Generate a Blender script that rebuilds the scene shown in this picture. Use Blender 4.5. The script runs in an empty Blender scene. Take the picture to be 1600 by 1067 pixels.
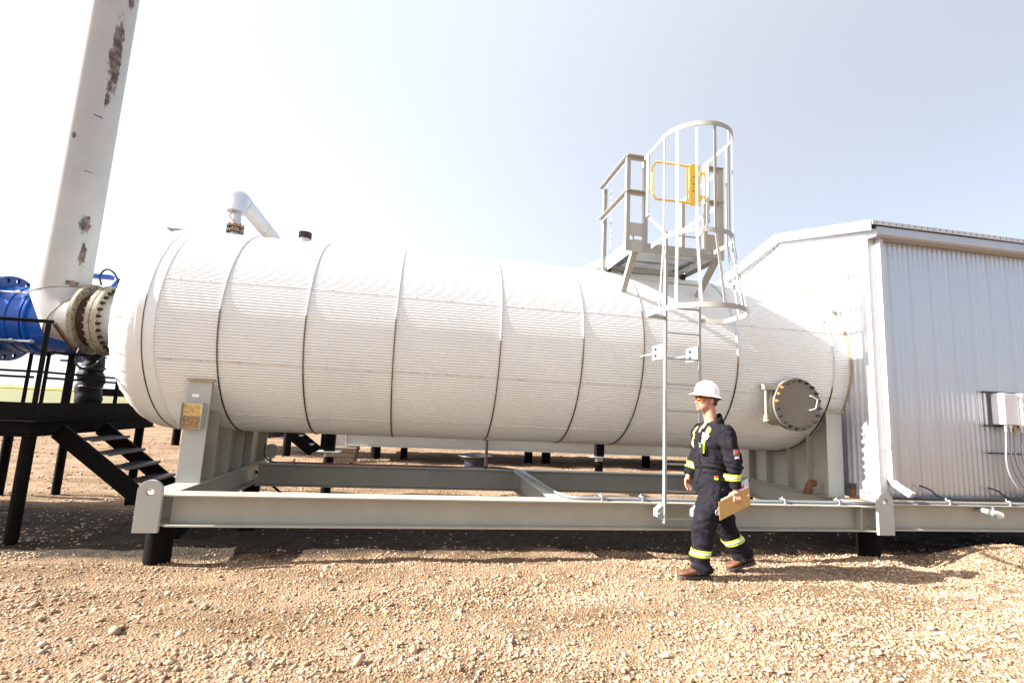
import bpy, bmesh, math, random
import numpy as np
from mathutils import Vector, Matrix
from mathutils.bvhtree import BVHTree
from mathutils.noise import noise as pnoise
R = math.radians
PI = math.pi
rnd = random.Random(7)
rng = np.random.default_rng(7)
scene = bpy.context.scene
COL = scene.collection

# ------------------------------------------------------------------ camera, sky, sun, exposure
cam_d = bpy.data.cameras.new('camera')
cam = bpy.data.objects.new('camera', cam_d)
COL.objects.link(cam)
cam_d.sensor_fit = 'HORIZONTAL'; cam_d.sensor_width = 36.0; cam_d.lens = 17.245
cam_d.clip_start = 0.05; cam_d.clip_end = 5000
cam.matrix_world = (Matrix.Translation((0, 0, 1.6)) @ Matrix.Rotation(R(-9.6327), 4, 'Z')
                    @ Matrix.Rotation(R(90 + 7.8175), 4, 'X') @ Matrix.Rotation(R(2.7486), 4, 'Z'))
scene.camera = cam

SUN_EL = 31.0
sun_to = Vector((-math.cos(R(SUN_EL)), 0.012, math.sin(R(SUN_EL)))).normalized()
world = bpy.data.worlds.new('World'); scene.world = world; world.use_nodes = True
nt = world.node_tree
bg = nt.nodes['Background']; bg.inputs['Strength'].default_value = 0.05
sky = nt.nodes.new('ShaderNodeTexSky'); sky.sky_type = 'NISHITA'; sky.sun_disc = False
sky.sun_elevation = R(SUN_EL); sky.sun_rotation = R(-90)
sky.air_density = 0.35; sky.dust_density = 4.0; sky.ozone_density = 1.5; sky.altitude = 300
nt.links.new(sky.outputs[0], bg.inputs[0])
veil = nt.nodes.new('ShaderNodeBackground'); veil.inputs['Color'].default_value = (0.95, 0.985, 1.0, 1)   # thin high haze that whitens the whole sky
veil.inputs['Strength'].default_value = 0.125
# brighter haze on the sun's side of the sky (forward scattering), a function of the angle to the sun
tcw = nt.nodes.new('ShaderNodeTexCoord'); dotn = nt.nodes.new('ShaderNodeVectorMath'); dotn.operation = 'DOT_PRODUCT'; dotn.inputs[1].default_value = sun_to
nt.links.new(tcw.outputs['Generated'], dotn.inputs[0])
gl = nt.nodes.new('ShaderNodeMapRange'); gl.interpolation_type = 'SMOOTHSTEP'; gl.inputs[1].default_value = -0.50; gl.inputs[2].default_value = 0.45; gl.inputs[3].default_value = 0.144; gl.inputs[4].default_value = 0.222
nt.links.new(dotn.outputs['Value'], gl.inputs[0]); sepw = nt.nodes.new('ShaderNodeSeparateXYZ'); nt.links.new(tcw.outputs['Generated'], sepw.inputs[0])
hz = nt.nodes.new('ShaderNodeMapRange'); hz.interpolation_type = 'SMOOTHSTEP'; hz.inputs[1].default_value = 0.05; hz.inputs[2].default_value = 0.60; hz.inputs[3].default_value = 0.045; hz.inputs[4].default_value = 0.0
nt.links.new(sepw.outputs['Z'], hz.inputs[0]); adv = nt.nodes.new('ShaderNodeMath'); adv.operation = 'ADD'
nt.links.new(gl.outputs[0], adv.inputs[0]); nt.links.new(hz.outputs[0], adv.inputs[1]); nt.links.new(adv.outputs[0], veil.inputs['Strength'])
addw = nt.nodes.new('ShaderNodeAddShader'); nt.links.new(bg.outputs[0], addw.inputs[0]); nt.links.new(veil.outputs[0], addw.inputs[1]); nt.links.new(addw.outputs[0], nt.nodes['World Output'].inputs['Surface'])
sl = bpy.data.lights.new('sun', 'SUN'); sl.energy = 5.0; sl.angle = R(0.55); sl.color = (1.0, 0.955, 0.885)
so = bpy.data.objects.new('sun', sl); COL.objects.link(so)
so.rotation_euler = sun_to.to_track_quat('Z', 'Y').to_euler(); so.location = (-20, 0, 20)
vs = scene.view_settings
vs.view_transform = 'Standard'; vs.look = 'None'; vs.gamma = 1.0; vs.use_curve_mapping = False
vs.exposure = 1.90
scene.cycles.max_bounces = 6

# ------------------------------------------------------------------ materials
def _n(m, t, **kw):
    n = m.node_tree.nodes.new(t)
    for k, v in kw.items(): setattr(n, k, v)
    return n
def rgba(c): return (c[0], c[1], c[2], 1.0)
def mat(name, col, rough=0.5, metal=0.0, var=0.12, vscale=3.0, bump=0.0, bscale=60.0, col2=None, c2t=0.62, spec=0.5, streak=False):
    m = bpy.data.materials.new(name); m.use_nodes = True
    N, L = m.node_tree.nodes, m.node_tree.links
    b = N['Principled BSDF']
    b.inputs['Roughness'].default_value = rough; b.inputs['Metallic'].default_value = metal
    b.inputs['Specular IOR Level'].default_value = spec
    tc = _n(m, 'ShaderNodeTexCoord')
    mp = _n(m, 'ShaderNodeMapping')
    if streak: mp.inputs['Scale'].default_value = (4, 4, 0.4)
    L.new(tc.outputs['Object'], mp.inputs[0])
    no = _n(m, 'ShaderNodeTexNoise'); no.inputs['Scale'].default_value = vscale; no.inputs['Detail'].default_value = 8; no.inputs['Roughness'].default_value = 0.65
    L.new(mp.outputs[0], no.inputs['Vector'])
    cr = _n(m, 'ShaderNodeValToRGB'); e = cr.color_ramp.elements
    e[0].position = 0.3; e[1].position = 0.7
    e[0].color = rgba([c * (1 - var) for c in col]); e[1].color = rgba([min(1, c * (1 + var)) for c in col])
    L.new(no.outputs['Fac'], cr.inputs[0])
    out = cr.outputs[0]
    if col2 is not None:
        n2 = _n(m, 'ShaderNodeTexNoise'); n2.inputs['Scale'].default_value = vscale * 2.7; n2.inputs['Detail'].default_value = 10; n2.inputs['Roughness'].default_value = 0.7
        L.new(mp.outputs[0], n2.inputs['Vector'])
        r2 = _n(m, 'ShaderNodeValToRGB'); r2.color_ramp.elements[0].position = c2t; r2.color_ramp.elements[1].position = min(1, c2t + 0.06)
        L.new(n2.outputs['Fac'], r2.inputs[0])
        mx = _n(m, 'ShaderNodeMix', data_type='RGBA'); L.new(r2.outputs[0], mx.inputs[0]); L.new(out, mx.inputs[6]); mx.inputs[7].default_value = rgba(col2)
        out = mx.outputs[2]
    L.new(out, b.inputs['Base Color'])
    rr = _n(m, 'ShaderNodeMapRange'); rr.inputs[3].default_value = max(0.02, rough - 0.08); rr.inputs[4].default_value = min(1, rough + 0.1)
    L.new(no.outputs['Fac'], rr.inputs[0]); L.new(rr.outputs[0], b.inputs['Roughness'])
    if bump > 0:
        nb = _n(m, 'ShaderNodeTexNoise'); nb.inputs['Scale'].default_value = bscale; nb.inputs['Detail'].default_value = 4
        L.new(tc.outputs['Object'], nb.inputs['Vector'])
        bp = _n(m, 'ShaderNodeBump'); bp.inputs['Strength'].default_value = 1.0; bp.inputs['Distance'].default_value = bump
        L.new(nb.outputs['Fac'], bp.inputs['Height']); L.new(bp.outputs[0], b.inputs['Normal'])
    return m

M = {}
M['clad'] = mat('white_cladding', (0.72, 0.745, 0.745), 0.42, 0, 0.05, 1.3, col2=(0.55, 0.50, 0.43), c2t=0.80)
M['head'] = mat('white_head_cladding', (0.66, 0.69, 0.695), 0.38, 0, 0.05, 1.6, col2=(0.58, 0.52, 0.45), c2t=0.82)
M['skid'] = mat('grey_green_steel_paint', (0.35, 0.335, 0.275), 0.5, 0, 0.10, 2.6, bump=0.0006, bscale=120, col2=(0.22, 0.15, 0.09), c2t=0.735)
M['skid_light'] = mat('grey_steel_paint', (0.38, 0.38, 0.35), 0.45, 0, 0.06, 2.5, col2=(0.34, 0.25, 0.16), c2t=0.84)
M['rust'] = mat('rust', (0.14, 0.062, 0.028), 0.85, 0, 0.45, 18, bump=0.002, bscale=90)
M['rust_dark'] = mat('dark_rust', (0.06, 0.028, 0.018), 0.8, 0, 0.5, 10, bump=0.002, bscale=70)
M['foam'] = mat('yellowed_foam_seal', (0.40, 0.29, 0.14), 0.9, 0, 0.3, 25, bump=0.004, bscale=60)
M['black'] = mat('black_steel_paint', (0.0035, 0.003, 0.003), 0.7, 0, 0.3, 4, col2=(0.012, 0.010, 0.008), c2t=0.72, spec=0.08)
M['black_rough'] = mat('black_pile_coating', (0.004, 0.0035, 0.003), 0.7, 0, 0.35, 6, bump=0.003, bscale=30, col2=(0.025, 0.02, 0.016), c2t=0.72, spec=0.08)
M['rubber'] = mat('black_rubber', (0.015, 0.015, 0.017), 0.5, 0, 0.2, 8)
M['plastic_wrap'] = mat('black_plastic_wrap', (0.005, 0.005, 0.006), 0.5, 0, 0.2, 8, bump=0.008, bscale=22, spec=0.2)
M['galv'] = mat('galvanised_steel', (0.55, 0.57, 0.60), 0.38, 0.85, 0.08, 12)
M['conduit'] = mat('grey_armoured_cable', (0.20, 0.215, 0.235), 0.5, 0.1, 0.1, 10)
M['cable_black'] = mat('black_cable', (0.02, 0.02, 0.022), 0.45, 0, 0.1, 10)
M['cable_red'] = mat('red_cable', (0.30, 0.05, 0.04), 0.5, 0, 0.1, 10)
M['bolt'] = mat('dark_bolt', (0.035, 0.03, 0.03), 0.55, 0.4, 0.4, 30)
M['bolt_sunlit'] = mat('sunlit_rusty_bolt', (0.40, 0.20, 0.08), 0.7, 0.2, 0.4, 30)  # lit copy of the bolt: sunlight put into a rusty orange colour
M['yellow'] = mat('yellow_gate_paint', (0.80, 0.50, 0.05), 0.4, 0, 0.06, 6)
M['label_yellow'] = mat('yellow_label', (0.85, 0.60, 0.02), 0.45, 0, 0.04, 6)
M['ink'] = mat('dark_ink', (0.03, 0.025, 0.02), 0.6, 0, 0.1, 6)
M['white_paint'] = mat('white_paint', (0.80, 0.80, 0.80), 0.35, 0, 0.03, 4)
M['ladder'] = mat('cream_grey_ladder_paint', (0.31, 0.305, 0.28), 0.42, 0, 0.07, 5, col2=(0.42, 0.30, 0.17), c2t=0.80)
M['ladder_grey'] = mat('shaded_grey_ladder_paint', (0.29, 0.31, 0.30), 0.45, 0, 0.08, 5, col2=(0.35, 0.24, 0.15), c2t=0.80)  # ladder paint greyed, the rails' shade put into the colour
M['brass'] = mat('gold_nameplate_metal', (0.62, 0.43, 0.16), 0.35, 0.6, 0.3, 30)
M['brass_dark'] = mat('tarnished_nameplate_metal', (0.36, 0.22, 0.10), 0.42, 0.5, 0.4, 35)
M['blue'] = mat('blue_pipe_paint', (0.006, 0.085, 0.40), 0.28, 0, 0.12, 3, col2=(0.03, 0.05, 0.12), c2t=0.80)
M['blue_dark'] = mat('dark_blue_flange_paint', (0.012, 0.05, 0.20), 0.4, 0, 0.2, 6)
M['alu'] = mat('aluminium_jacket', (0.58, 0.62, 0.68), 0.42, 0.45, 0.06, 8)
M['green_valve'] = mat('dark_green_paint', (0.01, 0.10, 0.07), 0.45, 0, 0.2, 20)
M['tub_blue'] = mat('blue_plastic', (0.004, 0.010, 0.024), 0.5, 0, 0.1, 5)
M['timber'] = mat('weathered_timber', (0.16, 0.12, 0.085), 0.85, 0, 0.4, 14, bump=0.004, bscale=40, streak=True)
M['orange_tube'] = mat('orange_coated_tube', (0.62, 0.19, 0.05), 0.5, 0, 0.2, 20)
M['flange_cream'] = mat('cream_flange_paint', (0.26, 0.235, 0.175), 0.55, 0, 0.15, 9, bump=0.0015, bscale=60, col2=(0.17, 0.085, 0.035), c2t=0.53)
M['manway_paint'] = mat('brown_grey_cover_paint', (0.16, 0.14, 0.11), 0.5, 0, 0.08, 4)
M['enclosure'] = mat('enclosure_white', (0.62, 0.62, 0.64), 0.35, 0, 0.03, 5)

def roof_metal(name, col, rough, metal):
    return mat(name, col, rough, metal, 0.05, 2.2, streak=True)
M['wallmetal'] = roof_metal('galvalume_wall_sheet', (0.49, 0.51, 0.54), 0.30, 0.8)
M['gable'] = roof_metal('galvalume_gable_sheet', (0.52, 0.53, 0.56), 0.34, 0.45)
M['trim'] = mat('white_trim_metal', (0.50, 0.51, 0.52), 0.32, 0.2, 0.03, 3)
M['gutter'] = mat('grey_gutter_metal', (0.42, 0.44, 0.47), 0.3, 0.5, 0.04, 3)

# stack paint with flaked dark patches (wear with its own outline, fixed on the pipe)
def stack_material():
    m = mat('flaking_offwhite_pipe_paint', (0.385, 0.385, 0.375), 0.45, 0, 0.07, 2.5)
    N, L = m.node_tree.nodes, m.node_tree.links
    b = N['Principled BSDF']; base = b.inputs['Base Color'].links[0].from_socket
    tc = [n for n in N if n.type == 'TEX_COORD'][0]
    no = _n(m, 'ShaderNodeTexNoise'); no.inputs['Scale'].default_value = 9; no.inputs['Detail'].default_value = 12; no.inputs['Roughness'].default_value = 0.82
    mps = _n(m, 'ShaderNodeMapping'); mps.inputs['Scale'].default_value = (1.6, 1.6, 0.55); L.new(tc.outputs['Object'], mps.inputs[0]); L.new(mps.outputs[0], no.inputs['Vector'])
    sp = [((-4.243, 6.633, 5.84), (0.070, 0.10, 0.66)), ((-4.258, 6.615, 5.25), (0.025, 0.05, 0.14)), ((-4.254, 6.614, 3.58), (0.06, 0.08, 0.13)),
          ((-4.245, 6.636, 3.22), (0.03, 0.05, 0.24)), ((-4.464, 6.487, 4.66), (0.030, 0.04, 0.05)), ((-4.285, 6.574, 4.99), (0.10, 0.06, 0.012)),
          ((-4.22, 6.698, 6.72), (0.03, 0.06, 0.16)), ((-4.26, 6.59, 2.84), (0.09, 0.08, 0.05)), ((-4.30, 6.57, 4.25), (0.09, 0.06, 0.010)), ((-4.235, 6.64, 6.25), (0.02, 0.04, 0.05))]
    acc = None
    for c, s in sp:
        v1 = _n(m, 'ShaderNodeVectorMath', operation='SUBTRACT'); L.new(tc.outputs['Object'], v1.inputs[0]); v1.inputs[1].default_value = c
        v2 = _n(m, 'ShaderNodeVectorMath', operation='DIVIDE'); L.new(v1.outputs[0], v2.inputs[0]); v2.inputs[1].default_value = s
        v3 = _n(m, 'ShaderNodeVectorMath', operation='LENGTH'); L.new(v2.outputs[0], v3.inputs[0])
        if acc is None: acc = v3.outputs['Value']
        else:
            mi = _n(m, 'ShaderNodeMath', operation='MINIMUM'); L.new(acc, mi.inputs[0]); L.new(v3.outputs['Value'], mi.inputs[1]); acc = mi.outputs[0]
    ad = _n(m, 'ShaderNodeMath', operation='MULTIPLY_ADD'); L.new(no.outputs['Fac'], ad.inputs[0]); ad.inputs[1].default_value = 3.2; L.new(acc, ad.inputs[2])
    cr = _n(m, 'ShaderNodeValToRGB'); cr.color_ramp.elements[0].position = 0.0; cr.color_ramp.elements[1].position = 1.0
    mr = _n(m, 'ShaderNodeMapRange'); mr.inputs[1].default_value = 2.30; mr.inputs[2].default_value = 2.42
    mr.inputs[3].default_value = 1; mr.inputs[4].default_value = 0
    L.new(ad.outputs[0], mr.inputs[0])
    n2 = _n(m, 'ShaderNodeTexNoise'); n2.inputs['Scale'].default_value = 14; L.new(tc.outputs['Object'], n2.inputs['Vector'])
    c2 = _n(m, 'ShaderNodeValToRGB'); c2.color_ramp.elements[0].position = 0.4; c2.color_ramp.elements[0].color = (0.05, 0.035, 0.03, 1); c2.color_ramp.elements[1].position = 0.62; c2.color_ramp.elements[1].color = (0.17, 0.13, 0.11, 1)
    L.new(n2.outputs['Fac'], c2.inputs[0])
    mx = _n(m, 'ShaderNodeMix', data_type='RGBA'); L.new(mr.outputs[0], mx.inputs[0]); L.new(base, mx.inputs[6]); L.new(c2.outputs[0], mx.inputs[7])
    L.new(mx.outputs[2], b.inputs['Base Color'])
    return m
M['stack'] = stack_material()

# strap metal: white upper run, then rusted, then black tar-like lower run (the strap itself changes)
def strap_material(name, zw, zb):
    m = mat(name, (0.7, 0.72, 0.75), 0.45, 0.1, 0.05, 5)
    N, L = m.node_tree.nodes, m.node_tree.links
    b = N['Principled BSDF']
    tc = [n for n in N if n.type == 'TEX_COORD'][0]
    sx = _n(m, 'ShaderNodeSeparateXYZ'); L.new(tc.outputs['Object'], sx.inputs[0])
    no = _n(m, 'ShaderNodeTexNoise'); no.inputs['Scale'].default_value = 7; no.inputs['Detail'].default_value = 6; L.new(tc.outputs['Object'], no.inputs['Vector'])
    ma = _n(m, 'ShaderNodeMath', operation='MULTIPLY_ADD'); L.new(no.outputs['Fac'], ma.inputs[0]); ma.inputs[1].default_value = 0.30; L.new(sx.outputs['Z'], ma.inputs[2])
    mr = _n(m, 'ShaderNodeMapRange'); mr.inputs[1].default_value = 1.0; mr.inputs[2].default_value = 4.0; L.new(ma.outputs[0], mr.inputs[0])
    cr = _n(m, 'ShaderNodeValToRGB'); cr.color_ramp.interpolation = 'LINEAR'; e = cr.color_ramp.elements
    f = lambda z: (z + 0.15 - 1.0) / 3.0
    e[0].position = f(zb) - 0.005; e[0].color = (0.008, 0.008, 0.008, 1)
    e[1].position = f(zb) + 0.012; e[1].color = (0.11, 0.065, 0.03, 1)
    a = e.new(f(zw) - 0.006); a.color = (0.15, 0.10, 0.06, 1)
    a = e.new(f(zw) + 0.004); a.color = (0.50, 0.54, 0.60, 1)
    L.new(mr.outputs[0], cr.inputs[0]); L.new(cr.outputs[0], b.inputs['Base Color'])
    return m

# ------------------------------------------------------------------ mesh builder
class MB:
    def __init__(s): s.v = []; s.f = []; s.mi = []; s.cur = 0
    def add(s, verts, faces):
        o = len(s.v); s.v.extend([tuple(p) for p in verts]); s.f.extend([tuple(i + o for i in q) for q in faces]); s.mi.extend([s.cur] * len(faces)); return s
    def box(s, a, b, rot=None, org=None):
        (x0, y0, z0), (x1, y1, z1) = a, b
        vs_ = [Vector(p) for p in ((x0,y0,z0),(x1,y0,z0),(x1,y1,z0),(x0,y1,z0),(x0,y0,z1),(x1,y0,z1),(x1,y1,z1),(x0,y1,z1))]
        if rot is not None:
            o = Vector(org) if org is not None else Vector(((x0+x1)/2, (y0+y1)/2, (z0+z1)/2))
            vs_ = [rot @ (p - o) + o for p in vs_]
        return s.add(vs_, [(0,3,2,1),(4,5,6,7),(0,1,5,4),(1,2,6,5),(2,3,7,6),(3,0,4,7)])
    def bar(s, p0, p1, w, h, up=(0, 0, 1)):
        """rectangular bar p0->p1: w across, h along 'up'"""
        p0, p1 = Vector(p0), Vector(p1); d = (p1 - p0).normalized(); up = Vector(up)
        u = d.cross(up)
        if u.length < 1e-4: u = d.cross(Vector((0, 1, 0)))
        u.normalize(); n = u.cross(d).normalized()
        q = []
        for p in (p0, p1):
            for a, b in ((-1,-1),(1,-1),(1,1),(-1,1)): q.append(p + u * a * w / 2 + n * b * h / 2)
        return s.add(q, [(0,3,2,1),(4,5,6,7),(0,1,5,4),(1,2,6,5),(2,3,7,6),(3,0,4,7)])
    def tube(s, path, r, n=16, cap=True, ell=None):
        """tube through points with mitred joints; r scalar or list; ell = optional list of (vecA, vecB) half axes"""
        P_ = [Vector(p) for p in path]; k = len(P_)
        rs = r if isinstance(r, (list, tuple)) else [r] * k
        tang = [(P_[i+1] - P_[i]).normalized() for i in range(k-1)]
        ref = Vector((0, 0, 1)) if abs(tang[0].z) < 0.9 else Vector((0, 1, 0))
        u = tang[0].cross(ref).normalized()
        rings = []; cur_t = tang[0]
        for i in range(k):
            t_in = tang[max(0, i-1)]; t_out = tang[min(k-2, i)]
            if i > 0:
                q = cur_t.rotation_difference(t_in); u = (q @ u).normalized(); cur_t = t_in
            w = t_in.cross(u).normalized()
            bis = (t_in + t_out).normalized() if (t_in + t_out).length > 1e-6 else t_in
            ring = []
            for j in range(n):
                a = 2 * PI * j / n
                if ell is not None:
                    off = ell[i][0] * math.cos(a) + ell[i][1] * math.sin(a); ring.append(P_[i] + off); continue
                off = (u * math.cos(a) + w * math.sin(a)) * rs[i]
                dd = t_in.dot(bis)
                if dd < 0.999: off = off - t_in * (off.dot(bis) / dd)
                ring.append(P_[i] + off)
            rings.append(ring)
        vs_ = [p for rg in rings for p in rg]; fs = []
        for i in range(k-1):
            for j in range(n):
                a, b = i*n + j, i*n + (j+1) % n
                fs.append((a, b, b + n, a + n))
        if cap: fs.append(tuple(reversed(range(n)))); fs.append(tuple((k-1)*n + j for j in range(n)))
        return s.add(vs_, fs)
    def lathe(s, prof, org, axis='X', n=48, a0=0, a1=2*PI):
        """prof: list of (t, r) along axis"""
        o = Vector(org); vs_ = []; fs = []; full = abs(a1 - a0 - 2*PI) < 1e-6; m_ = n if full else n + 1
        for t, r_ in prof:
            for j in range(m_):
                a = a0 + (a1 - a0) * j / n; c, s_ = math.cos(a) * r_, math.sin(a) * r_
                p = {'X': (t, c, s_), 'Y': (s_, t, c), 'Z': (c, s_, t)}[axis]
                vs_.append(o + Vector(p))
        for i in range(len(prof)-1):
            for j in range(n if full else n):
                a, b = i*m_ + j, i*m_ + (j+1) % m_
                fs.append((a, b, b + m_, a + m_))
        return s.add(vs_, fs)
    def prism(s, pts, ext):
        """polygon pts (3d) extruded by vector ext"""
        n = len(pts); e = Vector(ext); A = [Vector(p) for p in pts]
        return s.add(A + [p + e for p in A], [tuple(reversed(range(n))), tuple(range(n, 2*n))] + [(i, (i+1) % n, (i+1) % n + n, i + n) for i in range(n)])
    def bolt(s, p, d, r=0.012, h=0.014):
        p, d = Vector(p), Vector(d).normalized()
        return s.tube([p, p + d * h], r, 6)
    def build(s, name, mats, parent=None, smooth=None, bevel=0):
        me = bpy.data.meshes.new(name); me.from_pydata([tuple(p) for p in s.v], [], s.f); 
        if not isinstance(mats, (list, tuple)): mats = [mats]
        for m in mats: me.materials.append(m)
        if len(mats) > 1: me.polygons.foreach_set('material_index', s.mi)
        bm = bmesh.new(); bm.from_mesh(me); bmesh.ops.recalc_face_normals(bm, faces=bm.faces); bm.to_mesh(me); bm.free()
        if smooth is not None:
            me.polygons.foreach_set('use_smooth', [True] * len(me.polygons)); me.set_sharp_from_angle(angle=R(smooth))
        me.update()
        o = bpy.data.objects.new(name, me); COL.objects.link(o)
        if parent is not None:
            o.parent = parent; o.matrix_parent_inverse = parent.matrix_basis.inverted()
        if bevel:
            bv = o.modifiers.new('bevel', 'BEVEL'); bv.width = bevel; bv.segments = 2; bv.limit_method = 'ANGLE'; bv.angle_limit = R(40)
        return o

def tag(o, label=None, cat=None, group=None, kind=None):
    if label: o['label'] = label
    if cat: o['category'] = cat
    if group: o['group'] = group
    if kind: o['kind'] = kind
    return o
def thing(name, label, cat, loc=(0, 0, 0), group=None):
    o = bpy.data.objects.new(name, None); COL.objects.link(o); o.location = loc; o.empty_display_size = 0.2
    o.matrix_basis = Matrix.Translation(loc)
    return tag(o, label, cat, group)
def copy_tree(o, parent=None, off=None):
    c = o.copy(); COL.objects.link(c)
    if parent is not None: c.parent = parent
    for ch in [x for x in list(COL.objects) if x.parent == o]: copy_tree(ch, c)
    if off is not None: c.location = Vector(o.location) + Vector(off)
    return c
def ibeam_x(mb, x0, x1, y0, y1, z0, z1, tf=0.016, tw=0.011):
    mb.box((x0, y0, z1 - tf), (x1, y1, z1)); mb.box((x0, y0, z0), (x1, y1, z0 + tf))
    c = (y0 + y1) / 2; mb.box((x0, c - tw/2, z0 + tf), (x1, c + tw/2, z1 - tf))
def ibeam_y(mb, y0, y1, x0, x1, z0, z1, tf=0.016, tw=0.011):
    mb.box((x0, y0, z1 - tf), (x1, y1, z1)); mb.box((x0, y0, z0), (x1, y1, z0 + tf))
    c = (x0 + x1) / 2; mb.box((c - tw/2, y0, z0 + tf), (c + tw/2, y1, z1 - tf))

def sp(pts, n=8):
    P_ = [Vector(p) for p in pts]; out = []
    for i in range(len(P_)-1):
        a, b, c, d = P_[max(0, i-1)], P_[i], P_[i+1], P_[min(len(P_)-1, i+2)]
        for k in range(n):
            t_ = k/n; out.append(0.5*((2*b) + (c - a)*t_ + (2*a - 5*b + 4*c - d)*t_*t_ + (3*b - a - 3*c + d)*t_**3))
    out.append(P_[-1]); return out
sp_ = sp
# ------------------------------------------------------------------ ground
def vnoise(x, y, seed=0):
    xi = np.floor(x).astype(np.int64); yi = np.floor(y).astype(np.int64); xf = x - xi; yf = y - yi
    def h(a, b):
        n = (a * 374761393 + b * 668265263 + seed * 1442695041) & 0xffffffff
        n = ((n ^ (n >> 13)) * 1274126177) & 0xffffffff
        return ((n ^ (n >> 16)) & 0xffff) / 65535.0
    u = xf*xf*(3-2*xf); v = yf*yf*(3-2*yf)
    return (h(xi, yi)*(1-u) + h(xi+1, yi)*u)*(1-v) + (h(xi, yi+1)*(1-u) + h(xi+1, yi+1)*u)*v - 0.5
def sstep(a, b, x):
    t = np.clip((x - a) / (b - a), 0, 1); return t*t*(3-2*t)
def G(x, y):
    x = np.asarray(x, float); y = np.asarray(y, float)
    z = 0.13 - 0.085 * sstep(4.7, 5.45, y) - 0.045 * sstep(5.4, 7.0, y)
    z = z - 0.05 * sstep(0.5, -2.5, x) * sstep(7, 5, y)
    z = z + 0.17 * np.exp(-(((x - 6.75) / 0.75)**2 + ((y - 4.98) / 0.38)**2)) - 0.10 * np.exp(-(((x - 5.75) / 0.28)**2 + ((y - 4.95) / 0.22)**2))
    near = np.exp(-np.maximum(0, np.hypot(x, y - 5) - 12) / 20)
    z = z + near * (0.055 * vnoise(x*0.9, y*1.3, 1) + 0.035 * vnoise(x*2.1 + 5, y*4.3, 2) + 0.024 * vnoise(x*4 + y, y*10, 3) + 0.015 * vnoise(x*15, y*23, 4))
    z = z + near * sstep(8.5, 10, y) * 0.05 * vnoise(x*0.5 + y*0.9, y*2.2 - x*1.0, 6)
    for qx, qy in ((-2.30, 5.17), (5.24, 5.20), (-3.97, 5.90)): z = z + 0.035 * np.exp(-(((x - qx) / 0.2)**2 + ((y - qy) / 0.2)**2))
    fl = np.exp(-(((x - 2.9) / 0.7)**2 + ((y - 4.5) / 0.35)**2)); z = z * (1 - fl) + 0.122 * fl
    far = sstep(30, 120, np.hypot(x, y)); return z * (1 - far)
def axis_pts(lo, hi, step, out, far):
    a = list(np.arange(lo, hi + 1e-6, step)); s = step; v = hi; R_ = []
    while v < far: s *= out; v += s; R_.append(v)
    s = step; v = lo; L_ = []
    while v > -far: s *= out; v -= s; L_.append(v)
    return np.array(L_[::-1] + a + R_)
xs = axis_pts(-5.5, 9, 0.035, 1.13, 1500); ys = axis_pts(1.6, 7.2, 0.035, 1.13, 1500)
XX, YY = np.meshgrid(xs, ys); ZZ = G(XX, YY)
nx, ny = len(xs), len(ys)
vv = np.stack([XX, YY, ZZ], -1).reshape(-1, 3)
ii = (np.arange(ny-1)[:, None]*nx + np.arange(nx-1)[None, :]).ravel()
ff = np.stack([ii, ii+1, ii+1+nx, ii+nx], 1)
def np_mesh(name, v, f, material, smooth=True):
    me = bpy.data.meshes.new(name); me.vertices.add(len(v)); me.vertices.foreach_set('co', v.astype(np.float32).ravel())
    k = f.shape[1]; me.loops.add(f.size); me.loops.foreach_set('vertex_index', f.astype(np.int32).ravel())
    me.polygons.add(len(f)); me.polygons.foreach_set('loop_start', np.arange(0, f.size, k, dtype=np.int32))
    me.polygons.foreach_set('use_smooth', np.full(len(f), smooth))
    me.materials.append(material); me.update(calc_edges=True); me.validate()
    o = bpy.data.objects.new(name, me); COL.objects.link(o); return o

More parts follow.
